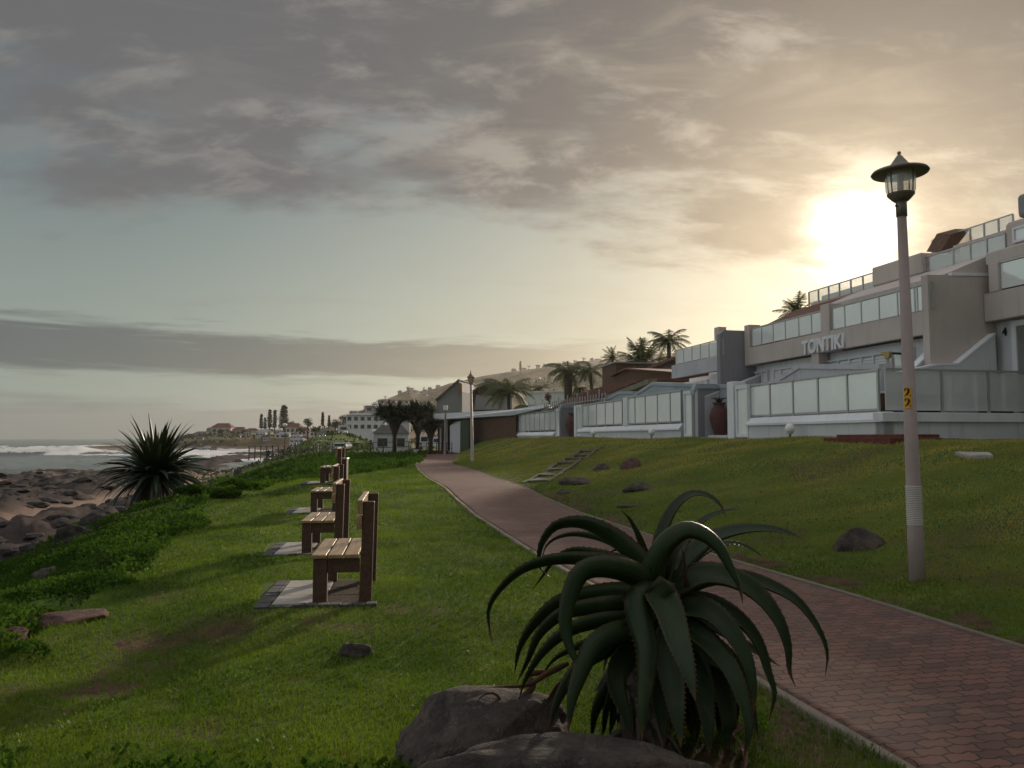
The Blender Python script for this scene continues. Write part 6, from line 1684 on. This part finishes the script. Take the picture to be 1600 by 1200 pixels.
# square white lamp near the brick building
b_ = at(695, 706, 60); t = at(696, 640, 60); o = wroot("street_lamp", b_, "square white-headed lamp post at the left end of the brick building", "street lamp")
MB().tube([(b_.x, b_.y, b_.z - .5), (t.x, t.y, t.z)], [.10, .07], 8).build("pole", polem, o)
MB().box(t.x - .17, t.x + .17, t.y - .17, t.y + .17, t.z - .05, t.z + .3).build("lamp_head", globe, o, bevel=.02)
# white vehicles half hidden behind the railing
def van(px, py, Yd, wpx, hpx, label, rz=0.0, car=False):
    b_ = at(px, py, Yd); k = wpx / F_PX * Yd; h = hpx / F_PX * Yd
    o = empty("parked_van" if not car else "parked_car", b_, rz, label, "car" if car else "van"); w2 = k / 2
    ws = w2 * .92
    body = [(-w2, 0, h * .15), (w2, 0, h * .15), (w2, 0, h * .5), (ws * .85, 0, h * .95), (ws * .7, 0, h), (-ws * .7, 0, h), (-ws * .85, 0, h * .95), (-w2, 0, h * .5)]
    MB().prism(body, [(x, y + k * 2.2, z) for x, y, z in body]).build("body", carwhite, o, bevel=.06)
    MB().prism([(-ws * .80, -.02, h * .53), (ws * .80, -.02, h * .53), (ws * .70, -.02, h * .86), (-ws * .70, -.02, h * .86)], [(-ws * .80, .05, h * .53), (ws * .80, .05, h * .53), (ws * .70, .05, h * .86), (-ws * .70, .05, h * .86)]).build("rear_window", windowd, o)
    for sg in (-1, 1):
        MB().box(sg * w2 * .86 - .1, sg * w2 * .86 + .1, -.03, .02, h * .3, h * .45).build("tail_light", redbrick, o)
        MB().tube([(sg * w2 * .78 - .1, .5, h * .15), (sg * w2 * .78 + .1, .5, h * .15)], h * .16, 12).build("wheel", tyre, o)
    MB().box(-w2 * .3, w2 * .3, -.03, .01, h * .3, h * .38).build("number_plate", globe, o)
    return o
van(663, 701, 88, 15, 21, "white van parked behind the lower spiky tree, left one")
van(684, 700, 96, 20, 17, "white vehicle right of the van, its roof catching the light", car=True)
van(530, 703, 92, 22, 11, "pale grey car roof behind the guard rail", car=True)

# tiny dark person standing by the rail on the left
def person(px, py, Yd, label):
    b_ = at(px, py, Yd); o = empty("person", b_, .3, label, "person")
    me = bpy.data.meshes.new("body"); J = [((0, 0, .95), .14), ((0, 0, 1.2), .15), ((0, 0, 1.42), .16), ((0, 0, 1.52), .06), ((0, 0, 1.66), .10),
        ((-.10, 0, .9), .10), ((-.11, .02, .5), .07), ((-.11, 0, .06), .05), ((-.11, -.12, .03), .04), ((.10, 0, .9), .10), ((.12, -.03, .5), .07), ((.12, .02, .06), .05), ((.12, -.10, .03), .04),
        ((-.21, 0, 1.42), .06), ((-.27, 0, 1.14), .045), ((-.22, -.12, .95), .035), ((.21, 0, 1.42), .06), ((.27, 0, 1.14), .045), ((.22, -.12, .95), .035)]
    E_ = [(0, 1), (1, 2), (2, 3), (3, 4), (0, 5), (5, 6), (6, 7), (7, 8), (0, 9), (9, 10), (10, 11), (11, 12), (2, 13), (13, 14), (14, 15), (2, 16), (16, 17), (17, 18)]
    me.from_pydata([j[0] for j in J], E_, []); ob = bpy.data.objects.new("body", me); COL.objects.link(ob); ob.parent = o
    sk = ob.modifiers.new("skin", 'SKIN'); sk.use_smooth_shade = True
    for i, v in enumerate(me.skin_vertices[0].data): v.radius = (J[i][1], J[i][1]); v.use_root = (i == 0)
    ss_ = ob.modifiers.new("sub", 'SUBSURF'); ss_.levels = 1; ss_.render_levels = 1
    me.materials.append(mat("dark_clothes", (.04, .045, .06), .9))
    return o
person(419, 721, 115, "distant person in dark clothes standing by the wooden rail")

# ------------------------------------------------------------------ sea haze
hz_min = Vector((-3800, -300, -9.0)); hz_max = Vector((3800, 3900, 112.0))
me = bpy.data.meshes.new("haze")
bx_ = MB().box(hz_min.x, hz_max.x, hz_min.y, hz_max.y, hz_min.z, hz_max.z)
me.from_pydata(bx_.v, [], bx_.f); import bmesh
bm_ = bmesh.new(); bm_.from_mesh(me); bmesh.ops.recalc_face_normals(bm_, faces=bm_.faces); bm_.to_mesh(me); bm_.free()
hz = bpy.data.objects.new("haze", me); COL.objects.link(hz)
hm = bpy.data.materials.new("haze_volume"); hm.use_nodes = True; t = NT(hm.node_tree); t.n.clear()
o_ = t.node('ShaderNodeOutputMaterial'); pv_ = t.node('ShaderNodeVolumePrincipled')
pv_.inputs['Color'].default_value = (0.93, 0.90, 0.86, 1); pv_.inputs['Density'].default_value = 0.00010; pv_.inputs['Anisotropy'].default_value = 0.62
t.l.new(pv_.outputs[0], o_.inputs['Volume']); me.materials.append(hm); tag(hz, kind="stuff")
for o_ in list(COL.objects):
    if '_world' in o_: del o_['_world']
